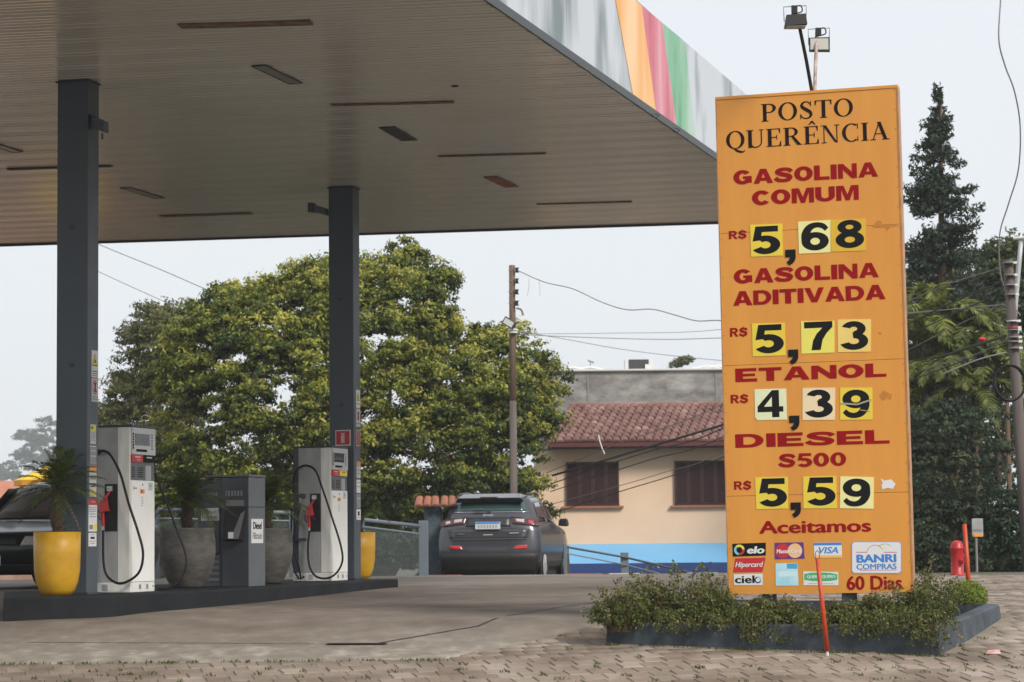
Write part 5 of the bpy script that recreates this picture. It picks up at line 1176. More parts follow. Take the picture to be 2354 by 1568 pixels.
# ================================================================== RAILINGS AND GATE PILLAR
t=thing('railing','blue grey metal railing with mesh panel running behind the pumps','railing',at(600,1300,44))
ra=[at(362,1172,42.5),at(669,1179,43.2),at(834,1195,44.4),at(967,1210,45.6)]
MB().tube(ra,.035,8).build('top_rail',M['rail'],t,smooth=True)
rb=[at(362,1192,42.5),at(669,1198,43.2),at(834,1211,44.4),at(967,1228,45.6)]
MB().tube(rb,.022,6).build('middle_rail',M['rail'],t)
mesh_m=glassmat('dusty_mesh_screen',(.085,.10,.10),.45,.8)
for a,b_ in zip(rb[:-1],rb[1:]):
    MB().add([(a.x,a.y,.5),(b_.x,b_.y,.45),(b_.x,b_.y,b_.z),(a.x,a.y,a.z)],[(0,1,2,3)]).build('mesh_panel',mesh_m,t)
for p in (ra[0],ra[1],ra[2]):
    MB().box((p.x-.03,p.y-.03,.3),(p.x+.03,p.y+.03,p.z)).build('post',M['rail'],t)
p=at(974,1323,45.6); q=at(974,1197,45.6)
MB().box((p.x-.085,p.y-.06,.3),(p.x+.085,p.y+.06,q.z),).build('end_post',M['rail'],t,bevel=.01)
# stone pillar with a small tiled cap
p=at(997,1323,46.8); q=at(997,1165,46.8)
t=thing('gate_pillar','blue grey rough rendered pillar topped with small orange tiles','pillar',(p.x,p.y,.3))
b=MB(); n_=10
for k in range(n_+1): pass
b.box((p.x-.16,p.y-.15,.3),(p.x+.16,p.y+.15,q.z)); b.build('pillar_shaft',M['stone'],t,bevel=.03)
w2=at(1035,1170,47.2); MB().box((p.x+.17,p.y+.2,.3),(w2.x+.3,p.y+.35,q.z-.08)).build('side_wall',M['stone'],t)
def tile_m():
    m=mat('mossy_roof_tile',(.3,.12,.07),.85); n=m.node_tree.nodes; l=m.node_tree.links; b=n['Principled BSDF']; oi=n.new('ShaderNodeObjectInfo'); r=n.new('ShaderNodeValToRGB')
    for _ in range(2): r.color_ramp.elements.new(.5)
    for e,(p,c) in zip(r.color_ramp.elements,[(0,(.11,.05,.042)),(.4,(.165,.072,.058)),(.75,(.22,.115,.095)),(1,(.36,.25,.22))]): e.position=p; e.color=(*c,1)
    g=n.new('ShaderNodeNewGeometry'); z=n.new('ShaderNodeTexNoise'); z.inputs['Scale'].default_value=1.1; z.inputs['Detail'].default_value=5; l.new(g.outputs['Position'],z.inputs['Vector'])
    mx=n.new('ShaderNodeMath'); mx.operation='MULTIPLY_ADD'; mx.inputs[1].default_value=.55; l.new(oi.outputs['Random'],mx.inputs[0])
    z2=n.new('ShaderNodeMapRange'); z2.inputs['From Min'].default_value=.35; z2.inputs['From Max'].default_value=.68; z2.inputs['To Max'].default_value=.45; l.new(z.outputs['Fac'],z2.inputs[0]); l.new(z2.outputs[0],mx.inputs[2]); l.new(mx.outputs[0],r.inputs[0])
    l.new(r.outputs[0],b.inputs['Base Color']); return m
TM=tile_m()
def barrel_tile(w,L,m,name='roof_tile'):
    b=MB(); n_=5; vs=[]
    for j,y in enumerate((0,L)):
        for i in range(n_+1):
            a=math.pi*i/n_; vs.append((-math.cos(a)*w/2*(1-.12*j),y,math.sin(a)*w*.30*(1-.1*j)))
    fs=[(i,i+1,n_+1+i+1,n_+1+i) for i in range(n_)]+[tuple(range(n_+1))[::-1]]
    me=bpy.data.meshes.new(name); me.from_pydata(vs,[],fs); me.materials.append(m); return me
tmesh=barrel_tile(.15,.42,M['terracotta'])
for i in range(6):
    for s_ in (0,1):
        o=bpy.data.objects.new('roof_tile',tmesh); COL.objects.link(o); o.parent=t
        L=LOC[t.name]; xx=p.x-.26+.155*i
        o.location=Vector((xx,p.y-.34 if s_==0 else p.y+.38,q.z+.0))-L; o.rotation_euler=(R_(24),0,0 if s_==0 else math.pi)
        o.rotation_euler[2]+=random.gauss(0,.06)
# cable railing going down to the right
t=thing('railing','low grey post and cable railing beside the parked SUV','railing',at(1435,1318,46))
def lowpost(x,y0,y1,Y,w_=.07):
    a=at(x,y1,Y); b_=at(x,y0,Y); MB().box((a.x-w_,Y-.06,a.z-.4),(a.x+w_,Y+.06,b_.z)).build('post',M['rail'],t,bevel=.008)
lowpost(1436,1270,1325,46.5); lowpost(1300,1250,1325,46.2,.03); lowpost(1690,1310,1330,47,.06)
MB().tube([at(1300,1257,46.3),at(1436,1281,46.4),at(1590,1317,47),at(1690,1340,47.2)],.022,6).build('top_rail',M['steel_dark'],t)
MB().tube([at(1302,1272,46.3),at(1436,1298,46.4),at(1545,1326,47)],.013,6).build('lower_rail',M['rail'],t)
for x0,x1,m_,nm in ((985,1062,mat('faded_red_kerb',(.45,.17,.15),.8,var=.3,vs=9),'kerb_strip'),(1300,1385,None,'kerb_strip'),(1400,1470,M['cream'],'kerb_strip'),(1580,1650,mat('faded_blue_kerb',(.30,.45,.52),.8,var=.3,vs=9),'kerb_strip')):
    m_=m_ or bpy.data.materials['faded_red_kerb']
    a=at(x0,1320,43.1); b_=at(x1,1320,43.1); z=gnd(0,43.1)
    o=MB().box((a.x,43.05,z-.05),(b_.x,43.2,z+.022)).build(nm,m_); o['kind']='structure'
# ================================================================== BIG TREE
def inside(x,y,P):
    r=np.zeros(len(x),bool); n_=len(P)
    for i in range(n_):
        x0,y0=P[i]; x1,y1=P[(i+1)%n_]
        c_=((y0>y)!=(y1>y))&(x<(x1-x0)*(y-y0)/(y1-y0+1e-9)+x0); r^=c_
    return r
def edged(x,y,P):
    d=np.full(len(x),1e9); n_=len(P)
    for i in range(n_):
        a=np.array(P[i],float); b=np.array(P[(i+1)%n_],float); ab=b-a; t_=np.clip(((x-a[0])*ab[0]+(y-a[1])*ab[1])/(ab@ab+1e-9),0,1)
        d=np.minimum(d,np.hypot(x-a[0]-ab[0]*t_,y-a[1]-ab[1]*t_))
    return d
def at_np(x,y,Y):
    m=np.array(CM.to_3x3()); D=np.stack([(x-CX)/FD,(CY-y)/FD,-np.ones(len(x))],1)@m.T
    return np.array(CP)+D*(Y/D[:,1])[:,None]
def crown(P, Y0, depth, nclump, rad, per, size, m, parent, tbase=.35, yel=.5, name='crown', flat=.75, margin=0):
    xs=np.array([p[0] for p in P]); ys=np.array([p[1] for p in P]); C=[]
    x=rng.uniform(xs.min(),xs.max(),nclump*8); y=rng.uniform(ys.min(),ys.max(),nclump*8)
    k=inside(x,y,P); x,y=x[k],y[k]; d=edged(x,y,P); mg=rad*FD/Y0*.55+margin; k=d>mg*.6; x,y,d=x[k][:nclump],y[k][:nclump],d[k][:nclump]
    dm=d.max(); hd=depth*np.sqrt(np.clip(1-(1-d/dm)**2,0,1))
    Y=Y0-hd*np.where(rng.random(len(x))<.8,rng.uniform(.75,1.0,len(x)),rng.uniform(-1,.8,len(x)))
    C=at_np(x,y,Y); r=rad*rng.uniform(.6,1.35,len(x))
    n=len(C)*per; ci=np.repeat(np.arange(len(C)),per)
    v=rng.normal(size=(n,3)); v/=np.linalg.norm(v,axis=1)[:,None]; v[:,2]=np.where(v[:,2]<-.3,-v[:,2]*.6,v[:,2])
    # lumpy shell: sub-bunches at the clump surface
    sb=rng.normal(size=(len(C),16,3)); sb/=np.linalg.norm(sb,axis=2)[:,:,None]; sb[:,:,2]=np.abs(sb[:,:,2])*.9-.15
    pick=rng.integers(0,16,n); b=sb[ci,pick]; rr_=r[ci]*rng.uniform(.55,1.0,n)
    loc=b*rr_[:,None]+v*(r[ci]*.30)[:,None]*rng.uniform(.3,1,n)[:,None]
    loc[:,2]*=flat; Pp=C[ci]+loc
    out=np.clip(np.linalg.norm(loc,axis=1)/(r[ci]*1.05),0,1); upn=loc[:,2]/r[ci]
    tone=np.clip(tbase+yel*np.clip(upn*.75+.25*out,-.3,1)*rng.uniform(.3,1.25,n)+rng.normal(0,.08,n)+rng.normal(0,.13,len(C))[ci],0,1)  # yellow young tips, plus sunlit clump tops and shaded gaps put into tone
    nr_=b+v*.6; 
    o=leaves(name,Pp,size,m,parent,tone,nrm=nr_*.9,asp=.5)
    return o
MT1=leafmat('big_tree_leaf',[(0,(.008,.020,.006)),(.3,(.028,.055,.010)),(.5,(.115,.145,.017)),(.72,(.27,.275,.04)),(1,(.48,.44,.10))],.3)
MT2=leafmat('olive_tree_leaf',[(0,(.03,.045,.02)),(.5,(.11,.12,.04)),(1,(.28,.24,.10))],.3)
OUT=[(262,1330),(255,1100),(330,1000),(345,900),(352,830),(375,770),(400,715),(455,690),(515,640),(560,650),(600,625),(650,640),(668,578),(700,585),(760,588),(830,600),(870,600),(905,555),(925,545),(985,555),(1010,590),(1058,635),(1050,690),(1062,735),(1110,745),(1165,725),(1208,745),(1236,790),(1282,840),(1292,880),(1302,940),(1290,1000),(1256,1045),(1245,1090),(1266,1125),(1258,1200),(1240,1330)]
t=thing('tree','huge broad leafy tree with yellow green tips behind the pumps','tree',(-3.6,66,-3))
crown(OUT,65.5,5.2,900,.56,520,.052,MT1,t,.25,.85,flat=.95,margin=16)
tb=Vector((-3.6,66.5,-3.2)); b=MB(); b.tube([tb,tb+Vector((.1,0,3)),tb+Vector((.2,0,5))],.45,10,.3)
for k in range(9):
    a=k*2.4; e_=tb+Vector((.2+3.4*math.cos(a),1.5*math.sin(a),6.5+random.uniform(-1,2.4))); b.tube(catmull([tb+Vector((.1,0,2.5+.2*k)),tb.lerp(e_,.6)+Vector((0,0,.8)),e_],4),.16,7,.05)
b.build('trunk',M['brown'],t,smooth=True)
OUT2=[(238,1180),(232,1000),(240,920),(262,880),(285,830),(283,765),(318,722),(360,700),(400,705),(450,760),(470,900),(460,1100),(440,1180)]
t=thing('tree','thinner olive brown tree at the left edge of the huge leafy tree','tree',(-9.8,71,-3))
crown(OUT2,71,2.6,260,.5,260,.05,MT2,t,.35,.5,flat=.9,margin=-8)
MB().tube([(-9.8,71,-3.5),(-9.9,71,0),(-9.7,71,3)],.18,8,.08).build('trunk',M['brown'],t)
OUT3=[(150,1030),(205,960),(235,915),(262,950),(300,1000),(300,1060),(240,1110),(225,1180),(215,1100)]
t=thing('tree','small pale shrubby tree low behind the near column','tree',(-12.5,76,-3))
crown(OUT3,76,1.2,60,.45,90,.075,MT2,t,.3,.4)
MB().tube([(-12.5,76,-3.5),(-12.4,76,2)],.1,8,.05).build('trunk',M['brown'],t)
# greenery just beyond the mesh railing
MDG=leafmat('dark_hedge_leaf',[(0,(.008,.016,.008)),(.5,(.022,.04,.016)),(1,(.06,.09,.03))],.2)
t=thing('hedge','dark green bushes seen through the mesh railing','hedge',(-4.5,50,-1))
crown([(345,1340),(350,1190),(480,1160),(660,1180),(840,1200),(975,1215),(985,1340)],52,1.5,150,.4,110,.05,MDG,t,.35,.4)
# distant hazy trees and roofs at far left
MFAR=leafmat('far_tree_leaf',[(0,(.02,.035,.025)),(1,(.06,.09,.05))],.2)
for OUTF,Y,lbl,cx in (([(20,1110),(15,1040),(40,990),(75,985),(100,960),(118,930),(135,900),(160,890),(210,900),(240,960),(240,1110)],820,'pale hazy far tree clump beside the near column',110),([(-60,1110),(-60,1075),(-10,1068),(20,1090),(45,1110)],900,'faint hazy far trees at the left picture edge',0)):
    p=at(cx,1150,Y); t=thing('tree',lbl,'tree',(p.x,p.y,-4))
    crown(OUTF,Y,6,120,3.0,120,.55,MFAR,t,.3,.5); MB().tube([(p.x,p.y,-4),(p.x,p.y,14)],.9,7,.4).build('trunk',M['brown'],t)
# ================================================================== HOUSE
HY=72.0
def hx(x,Y=HY): return at(x,1100,Y).x
def hz(y,Y=HY,x=1450): return at(x,y,Y).z
house=thing('house','peach house with red tiled roof, brown shutters and blue awning','house',(hx(1500),HY+3,-4))
x0,x1=hx(1232),hx(2150); zt=hz(1030)
MB().box((x0,HY,-4),(x1,HY+7,zt)).build('wall',M['peachwall'],house)
# windows with louvred shutters
for wx0,wx1,wy0,wy1,vis in ((1302,1423,1062,1163,1),(1551,1675,1059,1161,1),(1790,1912,1057,1158,0)):
    a=at(wx0,(wy0+wy1)/2,HY); b_=at(wx1,(wy0+wy1)/2,HY); z1=at((wx0+wx1)/2,wy0,HY).z; z0=at((wx0+wx1)/2,wy1,HY).z
    W=MB().box((a.x,HY-.02,z0),(b_.x,HY+.0,z1)).build('window',mat('window_recess',(.02,.01,.01),.6) if vis and wx0==1302 else bpy.data.materials['window_recess'],house)
    MB().box((a.x,HY-.07,z1-.05),(b_.x,HY-.021,z1)).build('frame',M['shutter'],W); MB().box((a.x,HY-.07,z0),(b_.x,HY-.021,z0+.05)).build('frame',M['shutter'],W)
    n4=4; pw=(b_.x-a.x)/n4
    for k in range(n4):
        s_=MB(); L=a.x+pw*k
        s_.box((L+.005,HY-.085,z0+.05),(L+.05,HY-.03,z1-.05)).box((L+pw-.05,HY-.085,z0+.05),(L+pw-.005,HY-.03,z1-.05))
        m_=int((z1-z0-.1)/.055)
        for i in range(m_):
            z=z0+.06+i*.055; s_.hexa([(L+.05,HY-.08,z),(L+pw-.05,HY-.08,z),(L+pw-.05,HY-.04,z+.045),(L+.05,HY-.04,z+.045)],[(L+.05,HY-.08,z+.012),(L+pw-.05,HY-.08,z+.012),(L+pw-.05,HY-.04,z+.057),(L+.05,HY-.04,z+.057)])
        s_.build('shutter',M['shutter'],W)
    MB().box((a.x-.12,HY-.12,z0-.06),(b_.x+.12,HY-.0,z0-.005)).build('sill',M['sill'],W)
# roof
EY,RY=HY-.7,HY+3.3
ez=at(1450,1018,EY).z; rz=at(1450,935,RY).z
ex0,ex1=at(1259,1018,EY).x,at(2150,1000,EY).x; rx0=at(1312,938,RY).x; rx1=at(2150,930,RY).x
roof=MB().add([(ex0,EY,ez),(ex1,EY,ez),(rx1,RY,rz),(rx0,RY,rz),(ex0,EY,ez-.06),(ex1,EY,ez-.06),(rx1,RY,rz-.06),(rx0,RY,rz-.06)],[(0,1,2,3),(7,6,5,4),(0,4,5,1),(3,7,4,0),(1,5,6,2),(2,6,7,3)]).build('roof',M['terracotta'],house)
MB().box((ex0,EY-.03,ez-.10),(ex1,EY+.02,ez+.02)).build('eave_board',M['maroon'],house)
MB().box((ex0+.05,EY+.03,ez-.14),(ex1,HY,ez-.10)).build('soffit_board',M['shutter'],house)
slp=math.atan2(rz-ez,RY-EY); SL=math.hypot(rz-ez,RY-EY); rows=11; tw=.225; tL=SL/rows*1.12
tm=barrel_tile(tw*1.02,tL,TM); cnt=0; LH=LOC[house.name]; hid=MB()
for r in range(rows):
    f=r/rows; y=EY-.05+(RY-EY)*f; z=ez+.035+(rz-ez)*f; xa=ex0+(rx0-ex0)*f; i=0
    while True:
        x=xa+tw*(i+.5); i+=1
        if x>ex1: break
        px=CX+(x/y)*FD
        if px<1680 and cnt<300 and px>1285:
            o=bpy.data.objects.new('roof_tile',tm); COL.objects.link(o); o.parent=roof; o.location=Vector((x,y,z+random.uniform(-.01,.015)))-LH; o.rotation_euler=(slp,0,random.gauss(0,.02)); cnt+=1
        else:
            Mt=Matrix.Translation((x,y,z))@Matrix.Rotation(slp,4,'X'); hid.add([Mt@v.co for v in tm.vertices],[tuple(pp_.vertices) for pp_ in tm.polygons])
o=hid.build('distant_tiles',TM,roof); o['kind']='stuff'
MB().tube([(rx0,RY,rz+.03),(rx1,RY,rz+.03)],.10,8).build('ridge',TM,roof)
for x,y in ((1358,971),(1435,969),(1526,967)):
    q=at(x,y,HY+1.5); MB().box((q.x-.07,q.y-.05,q.z-.02),(q.x+.07,q.y+.05,q.z+.02)).build('pale_patch_tile',M['cream'],roof)
# awning
az1=at(1450,1250,HY-.1).z; az0=at(1450,1296,HY-1.4).z; azb=at(1450,1317,HY-1.4).z; ax0,ax1=hx(1305),hx(2150)
MB().hexa([(ax0,HY-1.4,az0),(ax1,HY-1.4,az0),(ax1,HY-.0,az1-.03),(ax0,HY-.0,az1-.03)],[(ax0,HY-1.4,az0+.02),(ax1,HY-1.4,az0+.02),(ax1,HY-.0,az1),(ax0,HY-.0,az1)]).build('awning',M['awning'],house)
MB().box((ax0,HY-1.43,azb),(ax1,HY-1.40,az0+.015)).build('awning_border',M['awning_b'],house)
# stained concrete building behind
BY=82.0
bl=thing('building','stained grey concrete building with a flat roof behind the peach house','building',(hx(1500),BY+4,-4))
bx0,bx1=at(1235,900,BY).x,at(2150,900,BY).x; bt=at(1480,851,BY).z
MB().box((bx0,BY,-4),(bx1,BY+9,bt)).build('wall',M['oldwall'],bl)
MB().box((bx0-.05,BY-.08,bt),(bx1,BY+9.05,bt+.04)).build('roof_edge',M['cream'],bl)
MB().box((bx0-.05,BY-.10,bt-.03),(bx1,BY-.0,bt-.001)).build('drip_edge',M['grey_ink'],bl)
for k in range(3):
    xx=bx0+1.6+k*4.1; MB().box((xx,BY-.02,1.5),(xx+.05,BY+.0,bt-.03)).build('pilaster_line',mat('stain_line',(.22,.21,.2),.9) if k==0 else bpy.data.materials['stain_line'],bl)
for x_ in (1310,1350,1620,1645):
    q=at(x_,846,BY+1); MB().tube([(q.x-.4,q.y,bt+.08),(q.x+.1,q.y,bt+.17),(q.x+.5,q.y,bt+.09)],.05,5).build('roof_sheet',M['cream'],bl)
t=thing('air_conditioner','grey rooftop box with a dark grille on the concrete building','air conditioner',(at(1470,848,BY+1.2).x,BY+1.2,bt+.09))
a=at(1446,848,BY+1); b_=at(1491,825,BY+1); 
MB().box((a.x-.12,BY+1,bt+.09),(b_.x+.16,BY+1.9,b_.z)).build('casing',M['cream'],t); MB().box((a.x,BY+.97,bt+.10),(b_.x,BY+.999,b_.z-.02)).build('grille',M['acgrille'],t)
MB().box((b_.x-.12,BY+.90,bt+.09),(b_.x+.1,BY+.96,bt+.25)).build('small_box',M['cream'],t)
q=at(1357,832,BY+1); t=thing('antenna','tiny rooftop antenna bracket left of the rooftop box','antenna',(q.x,q.y,bt+.09)); MB().tube([(q.x,q.y,bt+.09),(q.x,q.y,q.z+.05)],.015,5).tube([(q.x-.08,q.y,q.z+.05),(q.x+.12,q.y,q.z-.03)],.03,5).build('mast',M['grey_ink'],t)
t=thing('tree','small blurred green tuft above the concrete building roof','tree',(at(1572,840,92).x,92,-4))
crown([(1520,848),(1545,835),(1565,822),(1590,820),(1600,828),(1585,840),(1560,850)],92,.8,26,.22,60,.05,MT2,t,.3,.4)
MB().tube([(at(1572,840,92).x,92,-4),(at(1572,840,92).x,92,bt)],.1,6).build('trunk',M['brown'],t)
# parasol and roofs at far left
pc=at(140,1062,47); e1=at(32,1105,47)
t=thing('parasol','yellow parasol roof above the black car','parasol',(pc.x,47,.3))
rad_=abs(e1.x-pc.x); b=MB(); rim_=[Vector((pc.x+rad_*math.cos(k*math.pi/4+.0),47+rad_*math.sin(k*math.pi/4),e1.z)) for k in range(8)]
b.add([Vector((pc.x,47,pc.z+.05))]+rim_,[(0,k+1,(k+1)%8+1) for k in range(8)]).build('canopy_cloth',M['tent'],t)
b=MB(); b.add(rim_+[v+Vector((0,0,-.10)) for v in rim_],[(k,(k+1)%8,8+(k+1)%8,8+k) for k in range(8)]).build('valance',mat('orange_valance',(.74,.33,.02),.7),t)
MB().tube([(pc.x,47,-.3),(pc.x,47,pc.z)],.03,8).build('pole',M['steel_dark'],t)
t=thing('house','low far house with an orange tiled roof behind the black car','house',(at(-60,1150,58).x,60,-2))
a=at(-160,1102,58); b_=at(34,1102,58); MB().hexa([(a.x,57.5,a.z-.8),(b_.x+.3,57.5,a.z-.8),(b_.x-.3,60,a.z-.02),(a.x,60,a.z-.02)],[(a.x,57.5,a.z-.75),(b_.x+.3,57.5,a.z-.75),(b_.x-.3,60,a.z),(a.x,60,a.z)]).build('roof',mat('orange_far_roof',(.50,.20,.12),.8,var=.2,vs=3),t)
MB().box((a.x,58,-2.5),(b_.x,62,a.z-.6)).build('wall',mat('dusty_pink_wall',(.42,.25,.19),.85,var=.2,vs=2),t)
t=thing('house','far house wall seen through the black car and beside the parasol','house',(at(250,1150,64).x,66,-3))
a=at(40,1120,64); b_=at(420,1120,64); MB().box((a.x,64,-4),(b_.x,67,a.z)).build('wall',bpy.data.materials['dusty_pink_wall'],t); MB().box((a.x-.2,63.7,a.z),(b_.x+.2,67.2,a.z+.15)).build('roof',bpy.data.materials['orange_far_roof'],t)
# ================================================================== UTILITY POLES, WIRES
def pole_(top,base,r0,r1,m,t,name='shaft'): return MB().tube([base,base.lerp(top,.5),top],r0,10,r1).build(name,m,t,smooth=True)
pt_=at(1177,610,59); pb_=at(1181,1150,59); k=(pb_.z+4)/(pt_.z-pb_.z); base=pb_+(pb_-pt_)*k*1.0
t=thing('utility_pole','tall weathered pole with insulators rising in front of the huge tree','utility pole',base)
mid_=pt_.lerp(base,.27); pole_(pt_,mid_,.082,.074,M['pole_top'],t,'upper_shaft'); pole_(mid_,base,.115,.085,M['wood'],t)
for y in (621,646,671,697):
    q=at(1188,y,58.9); MB().tube([q+Vector((-.06,0,.05)),q+Vector((.05,0,.05))],.012,6).tube([q+Vector((-.06,0,-.05)),q+Vector((.05,0,-.05))],.012,6).tube([q+Vector((0,0,-.055)),q+Vector((0,0,.055))],.035,8).build('insulator',M['blackm'],t)
    MB().tube([q+Vector((-.2,0,0)),q+Vector((-.10,0,0))],.008,5).build('bolt',M['grey_ink'],t)
MB().tube(catmull([at(1187,708,58.9),at(1198,712,58.9),at(1203,725,58.9)],4),.028,6).build('drip_bend',M['wire_l'],t)
for y in (758,764): 
    q=at(1179,y,58.9); MB().lathe([(.11,-.02),(.11,.02)],12,q).build('steel_band',M['cream'],t)
q=at(1170,742,58.6); t=thing('floodlight','small square floodlight tilted on the tall weathered pole','floodlight',q)
Mf=Matrix.Translation(q)@Matrix.Rotation(R_(-18),4,'Z')@Matrix.Rotation(R_(32),4,'Y')
MB(Mf).box((-.15,-.03,-.09),(.15,.05,.09)).build('housing',M['steel_dark'],t,bevel=.01); MB(Mf).box((-.12,-.036,-.065),(.12,-.031,.065)).build('glass',mat('lamp_glass_w',(.60,.62,.60),.15),t); MB(Mf).tube([(.05,.05,0),(.12,.18,-.02)],.02,6).build('bracket',M['steel_dark'],t)
def wire(label,pts,r,m,name='overhead_wire'):
    t=MB().tube(catmull(pts,6),r,5).build(name,m); tag(t,label,'wire'); return t
wire('wavy slack cable from the tall pole to the orange sign',[at(*p) for p in ((1190,622,59),(1252,648.6,58),(1317,664,57),(1382,694,56),(1441,712,55),(1499,711,54),(1551,724,53),(1602,737.6,52),(1657,737,51),(1760,748,50),(2310,700,46))],.011,M['wire_l'])
wire('upper thin straight wire left of the orange sign',[at(*p) for p in ((1182,768,59),(1400,766,57),(1657,757.6,55),(2000,700,50))],.006,M['wire_l'])
wire('middle thin straight wire left of the orange sign',[at(*p) for p in ((1182,768,59),(1278,773,58),(1499,780,56),(1657,777,54),(2100,760,50))],.008,M['wire_l'])
wire('thin wire sagging down to the right above the concrete building',[at(*p) for p in ((1182,760,59),(1290,778,59),(1450,806,60),(1657,828.6,61),(1900,845,62))],.008,M['wire_l'])
for k,(h1,dx,lbl) in enumerate((((150,'a'),0,'inner frayed wire hanging beside the pole insulators'),((210,'b'),11,'outer frayed wire hanging beside the pole insulators'))):
    q0=at(1216+dx*2,640,58.8); q1=at(1212+dx*2.6,680,58.8); wire(lbl,[q0,q0.lerp(q1,.5)+Vector((.02,0,0)),q1],.004,M['wire_l'])
wire('upper thin wire left of the tree behind the near column',[at(*p) for p in ((140,520,70),(235,565,68),(370,620,66),(510,680,64),(640,725,63))],.012,M['wire_l'])
wire('lower thin wire left of the tree behind the near column',[at(*p) for p in ((140,580,72),(228,625,70),(370,690,68),(480,740,67))],.010,M['wire_l'])
# right hand pole
rt=at(2317,598,45); rbm=at(2352,1114,45); rbase=rbm+(rbm-rt)*((rbm.z+1)/(rt.z-rbm.z))
t=thing('utility_pole','leaning grey utility pole with white bands at the right picture edge','utility pole',rbase)
pole_(rt,rbase,.12,.085,M['wood'],t)
for y,m_ in ((604,'cream'),(632,'cream'),(655,'cream'),(677,'cream'),(738,'cream'),(753,'red'),(758,'cream'),(775,'cream'),(785,'cream'),(800,'cream')):
    xx=2317+(y-598)*.068; q=at(xx,y,44.9); MB().lathe([(.098,-.010),(.098,.010)],12,q).build('clamp_band',M['wire_l'] if m_=='cream' and int(y)%3 else M[m_],t)
    MB().box((q.x+.09,q.y-.03,q.z-.02),(q.x+.15,q.y+.03,q.z+.02)).build('clamp_lug',M['cream'],t)
cq=at(2320,881,44.6); ring=[cq+Vector((.27*math.cos(a),.02*math.sin(a*3),.31*math.sin(a))) for a in np.linspace(0,math.tau,30)]
t=thing('cable_coil','black cable coil hanging on the leaning right pole','cable coil',cq)
MB().tube(ring,.022,6,cap=False).build('coil_loop',M['black'],t); MB().tube([v+Vector((.015,-.03,.01)) for v in ring],.016,6,cap=False).build('coil_loop',M['black'],t)
t=thing('street_light','thin pale grey lamp mast beside the leaning right pole','street light',at(2334,760,45.3))
MB().tube([at(2330,760,45.3),at(2334,700,45.3),at(2343,600,45.3),at(2348,548,45.3)],.05,8,.04).build('mast',mat('pale_galvanised',(.42,.44,.45),.5,metal=.2),t,smooth=True); MB().tube([at(2330,548,45.3),at(2370,545,45.2)],.03,8).build('arm',M['cream'],t)
wr=[('thick dark cable crossing in front of the peach house roof',(2312,772,45),(2082,845,49),(1660,977,55),(1523,1018,58),(1376,1062,60),(1270,1093,62),.028,'wire'),
('uppermost thin wire crossing the peach house wall',(2317,609,45),(2082,696,48),(1660,930,56),(1428,1017,60),(1345,1050,62),(1255,1088,64),.010,'wire_l'),
('second thin wire just under the thick dark cable',(2318,640,45),(2082,748,48),(1660,985,55),(1500,1035,58),(1390,1070,60),(1265,1113,62),.014,'wire'),
('third thin wire crossing the left shuttered window',(2319,665,45),(2082,775,48),(1660,1005,55),(1500,1055,58),(1390,1090,60),(1265,1130,62),.012,'wire'),
('faint wire between the two shuttered windows',(2320,690,45),(2082,808,48),(1660,1040,55),(1530,1085,58),(1430,1115,60),(1265,1160,62),.009,'wire_l'),
('lowest wire crossing the peach wall below the window',(2322,790,45),(2082,880,48),(1660,1052,55),(1540,1095,58),(1425,1130,60),(1265,1182,62),.012,'wire'),
]
for lbl,*pp_,r_,m_ in wr: wire(lbl,[at(*p) for p in pp_],r_,M[m_])
wire('pale short wires reaching left from the right pole',[at(2312,810,45),at(2250,826,45.6),at(2170,858,46.5)],.012,M['cream'])
wire('second pale wire under the first near the right pole',[at(2318,780,45),at(2240,815,45.6),at(2120,850,46.5)],.010,M['wire_l'])
wire('long thin wire hanging in the sky at upper right',[at(*p) for p in ((2300,-60,40),(2300,0,40),(2296,90,40),(2310,150,40.5),(2332,210,41),(2345,290,42),(2341,390,43),(2318,470,44),(2298,540,44.5),(2300,630,44.8),(2322,690,45),(2345,725,45))],.012,M['wire_l'])
b=at(2300,700,44.8)
q=at(1379,1012,62); t=thing('wire_tag','short pale twisted joint hanging across the wires before the house','wire joint',q)
MB().tube([at(1376,1000,62),at(1379,1015,61.8),at(1384,1030,61.6),at(1390,1044,61.4)],.013,5).build('sleeve',M['cream'],t)
q=at(2258,780,44.9); t=thing('wire_marker','small red marker ball on the wires near the right pole','marker',q); MB().lathe([(.001,-.04),(.05,-.03),(.07,0),(.05,.03),(.001,.04)],10,q).build('ball',M['red'],t)
